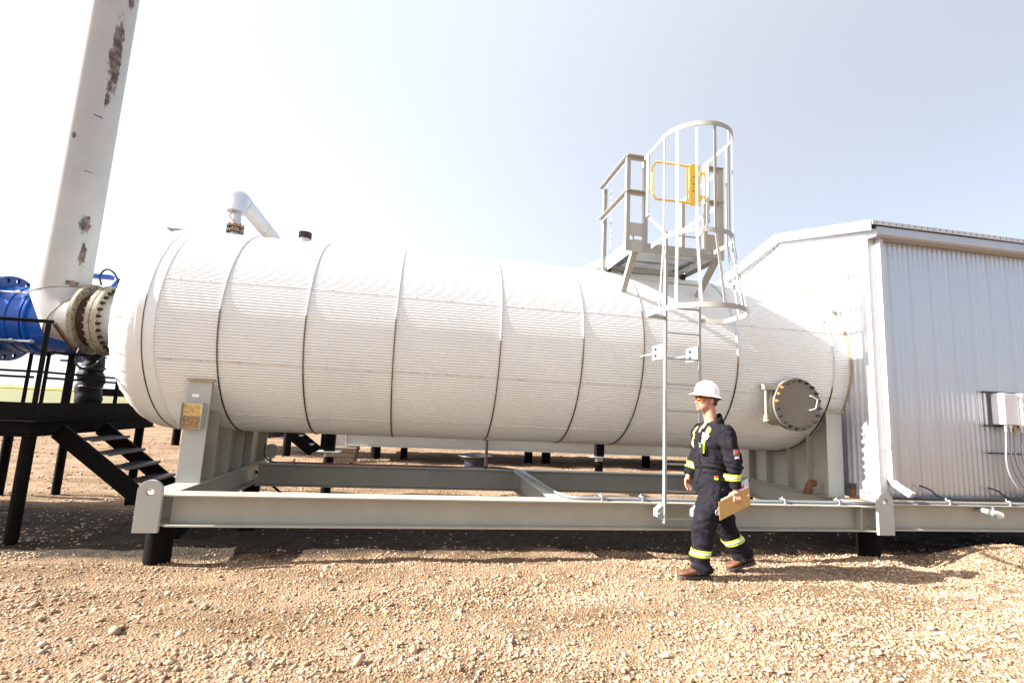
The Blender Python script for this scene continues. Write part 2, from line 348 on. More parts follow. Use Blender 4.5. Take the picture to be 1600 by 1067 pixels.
def ground_material():
    m = bpy.data.materials.new('tan_gravel_soil'); m.use_nodes = True
    N, L = m.node_tree.nodes, m.node_tree.links; b = N['Principled BSDF']; b.inputs['Roughness'].default_value = 0.92; b.inputs['Specular IOR Level'].default_value = 0.2
    tc = _n(m, 'ShaderNodeTexCoord'); P_ = tc.outputs['Object']
    def noise(s, d=6, r=0.6, vec=P_):
        n = _n(m, 'ShaderNodeTexNoise'); n.inputs['Scale'].default_value = s; n.inputs['Detail'].default_value = d; n.inputs['Roughness'].default_value = r; L.new(vec, n.inputs['Vector']); return n.outputs['Fac']
    vo = _n(m, 'ShaderNodeTexVoronoi'); vo.inputs['Scale'].default_value = 42; L.new(P_, vo.inputs['Vector'])
    sep = _n(m, 'ShaderNodeSeparateColor'); L.new(vo.outputs['Color'], sep.inputs[0])
    cr = _n(m, 'ShaderNodeValToRGB'); e = cr.color_ramp.elements
    e[0].position = 0; e[0].color = (0.29, 0.178, 0.10, 1); e[1].position = 1; e[1].color = (0.40, 0.305, 0.205, 1)
    a = e.new(0.5); a.color = (0.345, 0.214, 0.125, 1); a = e.new(0.8); a.color = (0.25, 0.20, 0.155, 1)
    L.new(sep.outputs[0], cr.inputs[0])
    dirt = _n(m, 'ShaderNodeValToRGB'); dirt.color_ramp.elements[0].position = 0.35; dirt.color_ramp.elements[0].color = (0.115, 0.075, 0.040, 1); dirt.color_ramp.elements[1].position = 0.7; dirt.color_ramp.elements[1].color = (0.33, 0.210, 0.120, 1)
    L.new(noise(26, 9, 0.75), dirt.inputs[0])
    mp = _n(m, 'ShaderNodeMapping'); mp.inputs['Scale'].default_value = (0.55, 1.5, 1); mp.inputs['Rotation'].default_value = (0, 0, 0.12); L.new(P_, mp.inputs[0])
    pr = _n(m, 'ShaderNodeValToRGB'); pr.color_ramp.elements[0].position = 0.44; pr.color_ramp.elements[1].position = 0.56
    L.new(noise(1.3, 8, 0.62, mp.outputs[0]), pr.inputs[0])
    mx = _n(m, 'ShaderNodeMix', data_type='RGBA'); L.new(pr.outputs[0], mx.inputs[0]); L.new(dirt.outputs[0], mx.inputs[6]); L.new(cr.outputs[0], mx.inputs[7])
    # dark bare soil without gravel, the shade under the tank put into its colour
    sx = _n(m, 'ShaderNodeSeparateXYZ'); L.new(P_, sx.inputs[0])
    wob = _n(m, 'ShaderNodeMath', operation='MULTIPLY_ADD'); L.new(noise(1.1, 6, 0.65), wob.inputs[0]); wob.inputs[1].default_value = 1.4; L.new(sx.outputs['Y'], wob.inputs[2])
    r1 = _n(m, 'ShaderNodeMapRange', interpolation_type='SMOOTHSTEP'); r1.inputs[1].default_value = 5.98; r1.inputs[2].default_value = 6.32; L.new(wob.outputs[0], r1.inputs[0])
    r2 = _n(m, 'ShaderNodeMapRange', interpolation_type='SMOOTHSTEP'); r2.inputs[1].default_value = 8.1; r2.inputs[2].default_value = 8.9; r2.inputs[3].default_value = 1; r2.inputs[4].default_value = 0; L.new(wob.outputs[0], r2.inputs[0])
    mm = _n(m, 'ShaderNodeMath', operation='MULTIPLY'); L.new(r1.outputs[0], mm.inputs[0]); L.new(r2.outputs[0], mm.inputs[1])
    soil_shade = _n(m, 'ShaderNodeMix', data_type='RGBA'); L.new(mm.outputs[0], soil_shade.inputs[0]); L.new(mx.outputs[2], soil_shade.inputs[6])
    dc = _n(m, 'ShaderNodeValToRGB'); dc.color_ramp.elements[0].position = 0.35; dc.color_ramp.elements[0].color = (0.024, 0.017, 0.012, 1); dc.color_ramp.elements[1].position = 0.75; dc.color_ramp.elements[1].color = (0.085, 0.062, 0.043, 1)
    L.new(noise(12, 10, 0.7), dc.inputs[0]); L.new(dc.outputs[0], soil_shade.inputs[7])
    L.new(soil_shade.outputs[2], b.inputs['Base Color'])
    v2 = _n(m, 'ShaderNodeTexVoronoi'); v2.inputs['Scale'].default_value = 60; L.new(P_, v2.inputs['Vector'])
    ad = _n(m, 'ShaderNodeMath', operation='MULTIPLY_ADD'); L.new(noise(55, 8, 0.7), ad.inputs[0]); ad.inputs[1].default_value = 1.2; 
    sb = _n(m, 'ShaderNodeMath', operation='SUBTRACT'); sb.inputs[0].default_value = 1; L.new(v2.outputs['Distance'], sb.inputs[1]); L.new(sb.outputs[0], ad.inputs[2])
    bp = _n(m, 'ShaderNodeBump'); bp.inputs['Strength'].default_value = 1.0; bp.inputs['Distance'].default_value = 0.020
    L.new(ad.outputs[0], bp.inputs['Height']); L.new(bp.outputs[0], b.inputs['Normal'])
    return m
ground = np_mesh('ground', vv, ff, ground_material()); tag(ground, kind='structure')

def stone_material():
    m = bpy.data.materials.new('gravel_stone'); m.use_nodes = True
    N, L = m.node_tree.nodes, m.node_tree.links; b = N['Principled BSDF']; b.inputs['Roughness'].default_value = 0.8; b.inputs['Specular IOR Level'].default_value = 0.3
    at = _n(m, 'ShaderNodeAttribute'); at.attribute_name = 'tint'
    cr = _n(m, 'ShaderNodeValToRGB'); e = cr.color_ramp.elements
    e[0].position = 0; e[0].color = (0.37, 0.25, 0.15, 1); e[1].position = 1; e[1].color = (0.12, 0.115, 0.11, 1)
    for p, c in ((0.25, (0.33, 0.20, 0.115)), (0.45, (0.47, 0.312, 0.205)), (0.6, (0.50, 0.385, 0.28)), (0.75, (0.34, 0.23, 0.14)), (0.88, (0.25, 0.22, 0.19)), (0.95, (0.23, 0.12, 0.07))):
        a = e.new(p); a.color = rgba(c)
    L.new(at.outputs['Fac'], cr.inputs[0]); 
    tc = _n(m, 'ShaderNodeTexCoord'); no = _n(m, 'ShaderNodeTexNoise'); no.inputs['Scale'].default_value = 90; no.inputs['Detail'].default_value = 4; L.new(tc.outputs['Object'], no.inputs['Vector'])
    mr = _n(m, 'ShaderNodeMapRange'); mr.inputs[3].default_value = 0.72; mr.inputs[4].default_value = 1.22; L.new(no.outputs['Fac'], mr.inputs[0])
    mx = _n(m, 'ShaderNodeVectorMath', operation='SCALE'); L.new(cr.outputs[0], mx.inputs[0]); L.new(mr.outputs[0], mx.inputs['Scale']); L.new(mx.outputs[0], b.inputs['Base Color'])
    return m
def make_gravel():
    t = (1 + 5**0.5) / 2
    ico = np.array([(-1,t,0),(1,t,0),(-1,-t,0),(1,-t,0),(0,-1,t),(0,1,t),(0,-1,-t),(0,1,-t),(t,0,-1),(t,0,1),(-t,0,-1),(-t,0,1)], float); ico /= np.linalg.norm(ico[0])
    fc = np.array([(0,11,5),(0,5,1),(0,1,7),(0,7,10),(0,10,11),(1,5,9),(5,11,4),(11,10,2),(10,7,6),(7,1,8),(3,9,4),(3,4,2),(3,2,6),(3,6,8),(3,8,9),(4,9,5),(2,4,11),(6,2,10),(8,6,7),(9,8,1)])
    pos = []; siz = []
    def scatter(n, x0, x1, y0, y1, smin, smax, keep):
        x = rng.uniform(x0, x1, n); y = rng.uniform(y0, y1, n)
        k = rng.uniform(0, 1, n) < keep(x, y); x, y = x[k], y[k]
        s = smin * (smax / smin) ** (rng.uniform(0, 1, len(x)) ** 2.2)
        pos.append(np.stack([x, y], 1)); siz.append(s)
    patch = lambda x, y: np.clip(0.60 + 2.4 * (vnoise(x*0.7 + 3, y*2.2, 11) + 0.6 * vnoise(x*2.0, y*5.5, 12)) + 0.42 * sstep(-0.5, 3.5, x), 0.32, 1)
    fov = lambda x, y: (x > -1.25 * y - 0.3) & (x < 1.75 * y + 0.5)
    bare = lambda x, y: 1 - 0.93 * sstep(5.05, 5.4, y + 0.5 * vnoise(x*1.3, y*1.3, 5)) * (x > -3.5) * sstep(9.2, 8.2, y)
    scatter(190000, -5.2, 9, 2.3, 5.7, 0.0034, 0.0135, lambda x, y: patch(x, y) * fov(x, y) * bare(x, y))
    scatter(14000, -5.2, 9, 2.3, 5.7, 0.009, 0.024, lambda x, y: patch(x, y) * fov(x, y) * bare(x, y))
    scatter(240, -5.2, 9, 2.3, 5.4, 0.018, 0.040, lambda x, y: patch(x, y) * fov(x, y))
    scatter(22000, -9, 11, 5.7, 10.5, 0.006, 0.022, lambda x, y: 0.6 * bare(x, y) + 0.05)
    scatter(14000, -14, 14, 10.5, 20, 0.010, 0.028, lambda x, y: 0.8 + 0*x)
    p = np.concatenate(pos); s = np.concatenate(siz); n = len(s)
    asp = rng.uniform(0.5, 1.6, (n, 3)); asp[:, 2] = rng.uniform(0.4, 0.85, n)
    V = ico[None] * (1 + rng.uniform(-0.22, 0.22, (n, 12, 1))) * asp[:, None, :] * s[:, None, None]
    ax = rng.uniform(-0.5, 0.5, n); c, sn = np.cos(ax)[:, None], np.sin(ax)[:, None]
    V = np.stack([V[..., 0], V[..., 1]*c - V[..., 2]*sn, V[..., 1]*sn + V[..., 2]*c], -1)
    az = rng.uniform(0, 2*PI, n); c, sn = np.cos(az)[:, None], np.sin(az)[:, None]
    V = np.stack([V[..., 0]*c - V[..., 1]*sn, V[..., 0]*sn + V[..., 1]*c, V[..., 2]], -1)
    z = G(p[:, 0], p[:, 1]) + s * rng.uniform(-0.2, 0.5, n)
    V = V + np.stack([p[:, 0], p[:, 1], z], -1)[:, None, :]
    F = (fc[None] + (np.arange(n)*12)[:, None, None]).reshape(-1, 3)
    o = np_mesh('gravel', V.reshape(-1, 3), F, stone_material(), True)
    at = o.data.attributes.new('tint', 'FLOAT', 'POINT')
    tint = np.where(rng.uniform(0, 1, n) < 0.9, rng.uniform(0, 0.8, n), rng.uniform(0.8, 1, n))
    at.data.foreach_set('value', np.repeat(tint, 12).astype(np.float32))
    tag(o, 'loose tan and grey gravel spread over the yard', 'gravel', kind='stuff')
make_gravel()

# crop fields far beyond the yard
def field(name, y0, y1, z, col, var):
    m = mat(name + '_crop', col, 0.9, 0, var, 0.08, bump=0.05, bscale=3)
    mb = MB(); mb.box((-1400, y0, -0.5), (1400, y1, z)); o = mb.build(name, m); tag(o, kind='structure')
field('crop_field', 46, 235, 0.12, (0.125, 0.125, 0.040), 0.15)
field('canola_field', 235.2, 1450, 0.55, (0.42, 0.33, 0.03), 0.12)

# ------------------------------------------------------------------ storage tank
TY, TZ, TR = 6.758, 2.403, 1.234
XH, XE = -2.96, 5.438
tank = thing('storage_tank', 'long white horizontal tank in corrugated cladding, running into the metal building', 'tank', (1.2, TY, TZ - TR))
def groove_tint():  # tints the grooves brown, more strongly towards the bottom
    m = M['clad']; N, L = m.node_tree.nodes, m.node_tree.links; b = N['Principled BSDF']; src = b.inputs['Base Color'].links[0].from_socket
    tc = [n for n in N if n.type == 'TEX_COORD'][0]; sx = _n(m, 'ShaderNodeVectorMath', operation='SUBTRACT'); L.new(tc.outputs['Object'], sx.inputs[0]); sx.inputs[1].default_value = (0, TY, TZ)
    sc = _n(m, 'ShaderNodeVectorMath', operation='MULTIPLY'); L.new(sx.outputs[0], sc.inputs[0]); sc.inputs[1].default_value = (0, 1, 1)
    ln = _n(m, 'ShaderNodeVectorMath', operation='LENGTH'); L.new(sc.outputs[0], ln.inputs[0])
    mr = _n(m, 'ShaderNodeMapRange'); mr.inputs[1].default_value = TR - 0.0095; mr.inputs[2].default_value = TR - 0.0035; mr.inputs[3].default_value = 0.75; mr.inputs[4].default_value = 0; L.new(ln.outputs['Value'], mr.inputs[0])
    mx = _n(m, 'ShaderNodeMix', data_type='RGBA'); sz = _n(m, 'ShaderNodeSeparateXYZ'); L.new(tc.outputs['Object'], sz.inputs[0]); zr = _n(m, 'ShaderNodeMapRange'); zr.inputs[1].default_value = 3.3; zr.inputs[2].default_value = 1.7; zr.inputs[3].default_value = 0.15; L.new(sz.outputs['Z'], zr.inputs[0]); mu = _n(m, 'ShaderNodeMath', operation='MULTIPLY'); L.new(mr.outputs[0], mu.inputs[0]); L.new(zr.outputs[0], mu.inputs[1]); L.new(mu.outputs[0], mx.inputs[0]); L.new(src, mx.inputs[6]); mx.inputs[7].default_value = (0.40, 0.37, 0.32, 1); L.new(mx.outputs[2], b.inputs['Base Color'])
groove_tint()
def make_shell():
    K = 242; sub = 6; n = K * sub
    xsn = [-2.79, -2.184, -1.326, -0.381, 0.808, 1.797, 2.56, 3.812, 5.185, XE]
    vs_ = []; ph = np.arange(n) / n * 2 * PI
    rr = TR - 0.009 * (0.5 - 0.5*np.cos(K * ph))**1.6
    cols = []
    for i, x in enumerate(xsn):
        for j in range(5 if i < len(xsn)-1 else 1):
            xx = x + (xsn[min(i+1, len(xsn)-1)] - x) * j / 5
            r2 = rr + 0.0006 * np.interp(np.arange(n), np.append(np.arange(0, n, 12), n), [pnoise(Vector((xx*1.1, math.cos(p)*1.2, math.sin(p)*1.2))) for p in np.append(ph[::12], 2*PI)])
            cols.append(np.stack([np.full(n, xx), TY + r2*np.cos(ph), TZ + r2*np.sin(ph)], -1))
    V = np.concatenate(cols); k = len(cols)
    a = (np.arange(k-1)[:, None]*n + np.arange(n)[None]).ravel(); b = (np.arange(k-1)[:, None]*n + (np.arange(n)[None]+1) % n).ravel()
    F = np.stack([b, a, a+n, b+n], 1)
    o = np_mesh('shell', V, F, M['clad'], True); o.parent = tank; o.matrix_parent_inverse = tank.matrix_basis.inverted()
make_shell()
def make_head():
    G_ = 40; sub = 10; n = G_ * sub; prof = []
    prof += [(-2.785, TR - 0.012), (-2.785, TR + 0.004), (-2.90, TR + 0.004), (-2.965, TR + 0.004), (-2.97, TR - 0.003)]
    for k in range(0, 25):
        u = (k + 0.5) / 25 * PI/2; prof.append((-2.972 - 0.612 * math.sin(u), (TR - 0.004) * math.cos(u)))
    vs_ = []; fs = []
    for i, (x, r_) in enumerate(prof):
        for j in range(n):
            q = j % sub; ridge = 0.0035 * (1 if q == 0 else (0.3 if q in (1, sub-1) else 0)) if i > 5 and r_ > 0.38 else 0
            bulge = 0.004 * math.sin(PI * q / sub) if 5 < i and r_ > 0.3 else 0
            a = 2*PI*j/n + 0.05; nx_ = -(0.4 if i > 8 else 0)
            rr = r_ + ridge + bulge
            vs_.append((x + nx_ * (ridge + bulge), TY + rr*math.cos(a), TZ + rr*math.sin(a)))
    for i in range(len(prof)-1):
        for j in range(n): a, b = i*n+j, i*n+(j+1) % n; fs.append((a, b, b+n, a+n))
    fs.append(tuple((len(prof)-1)*n + j for j in range(n)))
    mb = MB(); mb.add(vs_, fs); return mb.build('head', M['head'], tank, smooth=25)
head_o = make_head()
# gore seams (thin dark lap lines over the head, sub-part of the head)
mb = MB()
for g in range(40):
    a = 2*PI*g/40 + 0.05; path = []
    for k in range(3, 21):
        u = (k + 0.5)/25*PI/2; r_ = (TR + 0.0025) * math.cos(u)
        path.append((-2.976 - 0.614*math.sin(u), TY + r_*math.cos(a), TZ + r_*math.sin(a)))
    mb.tube(path, 0.0036, 4)
mb.build('lap_seam', mat('head_lap_sealant', (0.30, 0.245, 0.20), 0.7), head_o)
bx = [-2.896, -2.184, -1.326, -0.381, 0.808, 1.797, 2.560, 3.812, 5.185]
wz = [2.62, 2.52, 2.48, 2.52, 2.42, 2.50, 2.95, 2.42, 2.05]; bz = [1.90, 1.80, 1.85, 1.78, 1.60, 1.70, 1.52, 2.0, 1.95]
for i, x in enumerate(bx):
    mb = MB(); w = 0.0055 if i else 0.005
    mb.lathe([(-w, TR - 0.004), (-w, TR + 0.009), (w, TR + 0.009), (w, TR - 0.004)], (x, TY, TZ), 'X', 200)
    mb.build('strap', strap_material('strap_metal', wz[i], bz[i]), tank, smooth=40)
# horizontal sheet laps with screws
lapm = mat('lap_line', (0.66, 0.63, 0.60), 0.7, 0, 0.4, 6)
for ang in (R(202), R(161.5), R(235), R(127)):
    mb = MB(); scr = []
    for x0, x1 in zip([-2.78] + bx[1:], bx[1:] + [XE]):
        a = ang + rnd.uniform(-0.006, 0.006); c, s_ = math.cos(a), math.sin(a)
        p0 = Vector((x0 + 0.012, TY + (TR+0.0015)*c, TZ + (TR+0.0015)*s_)); p1 = Vector((x1 - 0.012, p0.y, p0.z))
        mb.bar(p0, p1, 0.004, 0.006, up=(0, c, s_))
        k = max(2, int((x1 - x0) / 0.36))
        for q in range(k): scr.append((p0.lerp(p1, (q + 0.5)/k), (0, c, s_)))
    seam = mb.build('sheet_lap', lapm, tank)
    for p, d in scr:
        mb = MB(); mb.bolt(p, d, 0.0045, 0.005); mb.build('screw', M['bolt'], seam)
# seal at the wall
mb = MB(); path = [(5.418 + 0.006*rnd.random(), TY + (TR+0.006+0.008*rnd.random())*math.cos(a*2*PI/120), TZ + (TR+0.006+0.008*rnd.random())*math.sin(a*2*PI/120)) for a in range(121)]
mb.tube(path, 0.0065, 8); mb.build('foam_seal', M['foam'], tank, smooth=60)
# top bracket near the head
mb = MB(); mb.box((-3.36, 6.62, 3.645), (-2.98, 6.80, 3.660)); mb.box((-3.30, 6.68, 3.47), (-3.20, 6.74, 3.645)); mb.box((-3.08, 6.68, 3.60), (-3.04, 6.74, 3.645))
mb.build('lifting_plate', M['skid_light'], tank, bevel=0.002)
# nozzle to the stack flange
mb = MB(); mb.tube([(-3.50, TY, 2.44), (-3.83, TY, 2.44)], 0.325, 48)
nz = mb.build('nozzle', M['stack'], tank, smooth=30)
mb = MB(); mb.lathe([(0, 0.30), (0, 0.425), (-0.045, 0.425), (-0.045, 0.415), (-0.055, 0.415), (-0.055, 0.425), (-0.10, 0.425), (-0.10, 0.30)], (-3.83, TY, 2.44), 'X', 72)
fl = mb.build('nozzle_flange', M['flange_cream'], nz, smooth=30)

# manway
MX, MY, MZ = 4.562, 5.48, 1.822
mw = bpy.data.objects.new('manway', None)
mb = MB(); mb.lathe([(0.010, 0.26), (0.010, 0.318), (0.05, 0.318), (0.05, 0.27), (0.34, 0.27)], (MX, MY + 0.03, MZ), 'Y', 64)
mw = mb.build('manway', M['skid'], tank, smooth=30)
mb = MB(); mb.lathe([(0.034, 0.0), (0.034, 0.324), (-0.034, 0.329), (-0.040, 0.325), (-0.040, 0.0)], (MX, MY, MZ), 'Y', 72)
mb.build('cover', M['manway_paint'], mw, smooth=30)
for k in range(20):
    a = 2*PI*(k + 0.35)/20; mb = MB(); p = Vector((MX + 0.297*math.sin(a), MY - 0.04, MZ + 0.297*math.cos(a)))
    mb.tube([p, p + Vector((0, -0.024, 0))], 0.0185, 6); mb.tube([p + Vector((0, -0.024, 0)), p + Vector((0, -0.040, 0))], 0.012, 10)
    mb.build('bolt', M['bolt_sunlit'] if k in (15, 16, 17) else M['bolt'], mw)  # three upper-left bolts take the sunlit colour
mb = MB(); mb.tube([(MX+0.17, MY-0.038, MZ+0.115), (MX+0.17, MY-0.075, MZ+0.115), (MX+0.235, MY-0.095, MZ+0.07), (MX+0.205, MY-0.095, MZ-0.035), (MX+0.155, MY-0.075, MZ-0.06), (MX+0.155, MY-0.038, MZ-0.06)], 0.0065, 8)
mb.build('grab_handle', M['skid_light'], mw, smooth=40)
mb = MB(); hx = MX - 0.405
mb.tube([(hx, 5.49, 1.60), (hx, 5.49, 2.05)], 0.015, 14)
mb.tube([(hx, 5.49, 1.60), (hx, 5.49, 1.635)], 0.036, 16); mb.tube([(hx, 5.49, 1.65), (hx, 5.49, 1.672)], 0.030, 16)
mb.box((hx - 0.035, 5.462, 1.990), (MX - 0.20, 5.512, 2.040)); mb.box((hx - 0.04, 5.472, 2.042), (MX - 0.24, 5.56, 2.055))
mb.build('hinge_arm', M['skid'], mw, smooth=35)

# ------------------------------------------------------------------ steel skid carrying tank and building
Z0, Z1 = 0.41, 0.69
skid = thing('steel_skid', 'long grey green welded beam frame carrying the white tank and metal building', 'skid', (1.5, 5.12, Z0))
mb = MB(); ibeam_x(mb, -2.215, 4.98, 5.02, 5.24, Z0, Z1)
mb.prism([(4.98, 5.02, Z1-0.016), (5.155, 4.995, Z1-0.016), (5.155, 5.24, Z1-0.016), (4.98, 5.24, Z1-0.016)], (0, 0, 0.016))
mb.prism([(4.98, 5.02, Z0), (5.155, 4.995, Z0), (5.155, 5.24, Z0), (4.98, 5.24, Z0)], (0, 0, 0.016))
mb.box((4.99, 5.03, Z0+0.018), (5.003, 5.12, Z1-0.018)); mb.box((4.98, 5.1245, Z0+0.018), (5.155, 5.1355, Z1-0.018))
mb.build('front_beam', M['skid'], skid, bevel=0.003)
mb = MB(); ibeam_x(mb, 5.37, 11.0, 5.02, 5.24, Z0 + 0.01, Z1 + 0.03); mb.build('building_beam', M['skid'], skid, bevel=0.003)
mb = MB(); ibeam_x(mb, -2.22, 5.10, 7.42, 7.60, Z0 - 0.02, Z1); mb.build('rear_beam', M['skid'], skid, bevel=0.003)
mb = MB(); ibeam_y(mb, 5.045, 8.3, -2.46, -2.225, Z0, Z1 - 0.002); mb.build('end_beam', M['skid'], skid, bevel=0.003)
mb = MB(); ibeam_y(mb, 5.045, 8.3, 5.16, 5.365, Z0, Z1 - 0.002); mb.build('end_beam', M['skid'], skid, bevel=0.003)
mb = MB(); ibeam_y(mb, 5.245, 7.415, 1.37, 1.55, Z0, Z1 - 0.003); mb.build('cross_beam', M['skid'], skid, bevel=0.003)
def lug(x0, x1, zt, zb, y0, y1, hole=0.034):
    c = (x0 + x1)/2; r_ = (x1 - x0)/2; bm_ = MB(); n = 24
    outer = [(x1, zb)] + [(c + r_*math.cos(a), zt - r_ + r_*math.sin(a)) for a in [PI*k/n for k in range(n+1)]] + [(x0, zb)]
    hc = zt - r_*0.98; m_ = 32
    # ring strip between hole and outline via angular sampling
    def outl(a):
        dx, dz = math.cos(a), math.sin(a); best = 9
        if dz >= 0: return r_
        t1 = r_/abs(dx) if abs(dx) > 1e-6 else 9; t2 = (hc - zb)/abs(dz); return min(t1, t2)
    angs = sorted(set([2*PI*k/64 for k in range(64)] + [2*PI - math.atan2(hc - zb, r_), PI + math.atan2(hc - zb, r_)]))
    V = []; N_ = len(angs)
    for y in (y0, y1):
        for a in angs: V.append((c + hole*math.cos(a), y, hc + hole*math.sin(a)))
        for a in angs: d = outl(a); V.append((c + d*math.cos(a), y, hc + d*math.sin(a)))
    F = []
    for i in range(N_):
        j = (i+1) % N_
        F += [(i, j, N_+j, N_+i), (2*N_+i, 3*N_+i, 3*N_+j, 2*N_+j), (N_+i, N_+j, 3*N_+j, 3*N_+i), (i, 2*N_+i, 2*N_+j, j)]
    bm_.add(V, F); return bm_.build('lifting_lug', M['skid_light'], skid, bevel=0.002)
lug(-2.442, -2.240, 0.822, 0.372, 4.965, 5.0)
lug(5.155, 5.362, 0.855, 0.385, 4.965, 5.0)
# saddles
def saddle(xc, ys_, hw, front_top):
    bm_ = MB()
    def tank_bottom(y):
        d = abs(y - TY); return TZ - math.sqrt(max(0.0, (TR - 0.01)**2 - d*d)) if d < TR - 0.01 else TZ
    N_ = 28; ya, yb = ys_[0] + 0.014, 2*TY - ys_[0]
    pts = [(xc, ya, Z1)] + [(xc, yb, Z1)] + [(xc, yb + (ya - yb)*k/N_, min(front_top, tank_bottom(yb + (ya - yb)*k/N_) + 0.02)) for k in range(N_+1)]
    bm_.prism([(x - 0.007, y, z) for x, y, z in pts], (0.014, 0, 0))
    w = bm_.build('saddle', M['skid'], skid)
    for i, y in enumerate(ys_ + [2*TY - ys_[0]]):
        zt = front_top if (i == 0 or i == len(ys_)) else tank_bottom(y + 0.01) + 0.015
        b_ = MB()
        if i == 0 or i == len(ys_): b_.box((xc - hw, y, Z1), (xc + hw, y + 0.014, zt))
        else: b_.box((xc + 0.0075, y, Z1), (xc + hw*0.92, y + 0.012, zt)); b_.box((xc - hw*0.92, y, Z1), (xc - 0.0075, y + 0.012, zt))
        b_.build('stiffener', M['skid_light'] if i == 0 else M['skid'], w, bevel=0.002)
    return w
sd1 = saddle(-2.35, [5.70, 6.02, 6.42, 6.86, 7.22], 0.115, 1.735)
mb = MB(); mb.bar((-2.48, 5.70, 1.742), (-2.21, 5.70, 1.742), 0.05, 0.014); mb.build('foam_seal', M['foam'], sd1)
sd2 = saddle(5.235, [5.62, 5.98, 6.36, 6.80, 7.2], 0.113, 1.75)
mb = MB(); mb.bar((5.10, 5.62, 1.757), (5.37, 5.62, 1.757), 0.05, 0.014); mb.build('foam_seal', M['foam'], sd2)
# nameplate bracket on the left saddle
mb = MB(); mb.box((-2.468, 5.600, 1.235), (-2.462, 5.700, 1.505)); mb.box((-2.268, 5.600, 1.235), (-2.262, 5.700, 1.505)); mb.box((-2.462, 5.640, 1.237), (-2.268, 5.646, 1.503))
br = mb.build('nameplate_bracket', M['skid_light'], sd1, bevel=0.001)
def plate(z0, z1, m):
    mb_ = MB(); mb_.box((-2.452, 5.632, z0), (-2.278, 5.638, z1)); p = mb_.build('nameplate', m, br)
    t_ = MB(); z = z1 - 0.016
    while z > z0 + 0.012:
        x = -2.44
        while x < -2.295:
            w = rnd.uniform(0.008, 0.03); w = min(w, -2.288 - x)
            if rnd.random() < 0.72: t_.box((x, 5.6305, z - 0.0022), (x + w, 5.6315, z + 0.0022))
            x += w + 0.006
        z -= 0.0125
    t_.build('stamped_text', M['ink'], p)
plate(1.376, 1.497, M['brass']); plate(1.243, 1.366, M['brass_dark'])
mb = MB(); mb.box((-2.415, 5.694, 1.565), (-2.345, 5.698, 1.598)); mb.build('label_plate', M['white_paint'], sd1)
mb = MB(); mb.tube([(6.72, 5.125, 0.665), (6.60, 4.86, 0.665)], 0.03, 20); mb.tube([(6.615, 4.893, 0.665), (6.55, 4.75, 0.665)], 0.038, 20); mb.tube([(6.60, 4.86, 0.70), (6.60, 4.86, 0.735)], 0.012, 10)
mb.build('capped_drain', M['skid_light'], skid, smooth=40)
mb = MB(); mb.box((0.945, 7.50, Z1), (0.985, 7.53, 1.25)); mb.build('upright', M['ladder'], skid)

# piles under the skid
def pile(x, y, r_, ztop, label, group='black steel piles under the skid', col=None):
    zb = float(G(x, y)) - 0.25; mb_ = MB(); mb_.lathe([(zb, 0.0), (zb, r_), (ztop - 0.012, r_), (ztop - 0.010, r_ + 0.012), (ztop, r_ + 0.012), (ztop, 0)], (x, y, 0), 'Z', 36)
    o = mb_.build('steel_pile', M['black_rough'], smooth=35); tag(o, label, 'pile', group); return o
pile(-2.30, 5.17, 0.108, Z0 - 0.001, 'thick black pile under the left lifting lug of the skid')
pile(5.24, 5.20, 0.115, Z0 - 0.001, 'thick black pile below the right lifting lug beside the metal building')
pile(-2.05, 6.75, 0.11, Z0 - 0.001, 'short black pile in shade behind the left lifting lug')
pile(-2.28, 7.5, 0.11, Z0 - 0.021, 'black pile at the far end of the left cross beam')
pile(5.27, 7.5, 0.11, Z0 - 0.021, 'black pile at the far end of the right cross beam')

# tall black posts behind the rear beam with welded collars
for x, y, lab in ((-1.60, 9.25, 'black post with pale collar plate behind the rear beam, left under the tank'), (3.62, 9.9, 'black post with pale collar plate behind the rear beam, beside the ladder')):
    t = thing('collared_post', lab, 'post', (x, y, 0), 'black posts with collar plates behind the tank')
    mb = MB(); mb.tube([(x, y, -0.1), (x, y, 0.62)], 0.085, 28); mb.build('pile', M['black_rough'], t, smooth=40)
    mb = MB(); mb.tube([(x, y, 0.62), (x, y, 0.70)], 0.078, 24)
    mb.box((x - 0.19, y - 0.15, 0.70), (x + 0.19, y + 0.15, 0.715)); mb.build('collar_plate', M['skid_light'], t)
    mb = MB(); mb.box((x - 0.085, y - 0.08, 0.715), (x + 0.085, y + 0.08, 1.9)); mb.build('column', M['black'], t, bevel=0.004)

# rusty pipe ends lying on the skid by the right saddle
t = thing('rusty_pipe_elbow', 'rusty pipe elbow lying against the right saddle column', 'pipe elbow', (5.07, 5.78, 0.69))
mb = MB(); mb.tube([(4.97 + 0.08*(1-math.cos(a)), 5.80, 0.735 + 0.10*math.sin(a)) for a in np.linspace(0, PI*0.62, 8)], 0.042, 16)
mb.build('elbow', M['rust'], t, smooth=50); mb = MB(); mb.tube([(4.97, 5.80, 0.692), (4.97, 5.80, 0.737)], 0.058, 18); mb.build('collar', M['rust'], t, smooth=40)
t = thing('rusty_pipe_stub', 'short upright rusty pipe stub between saddle column and metal building', 'pipe stub', (5.40, 5.56, 0.69))
mb = MB(); mb.tube([(5.405, 5.56, 0.69), (5.405, 5.56, 0.86)], 0.032, 16); mb.build('pipe', M['rust'], t, smooth=50)
mb = MB(); mb.tube([(5.405, 5.56, 0.80), (5.405, 5.56, 0.872)], 0.040, 8); mb.build('coupling', M['rust_dark'], t)
mb = MB(); mb.tube([(5.37, 5.50, 0.715), (5.45, 5.50, 0.715)], 0.02, 10); mb.build('plug', M['rust'], t, smooth=50)

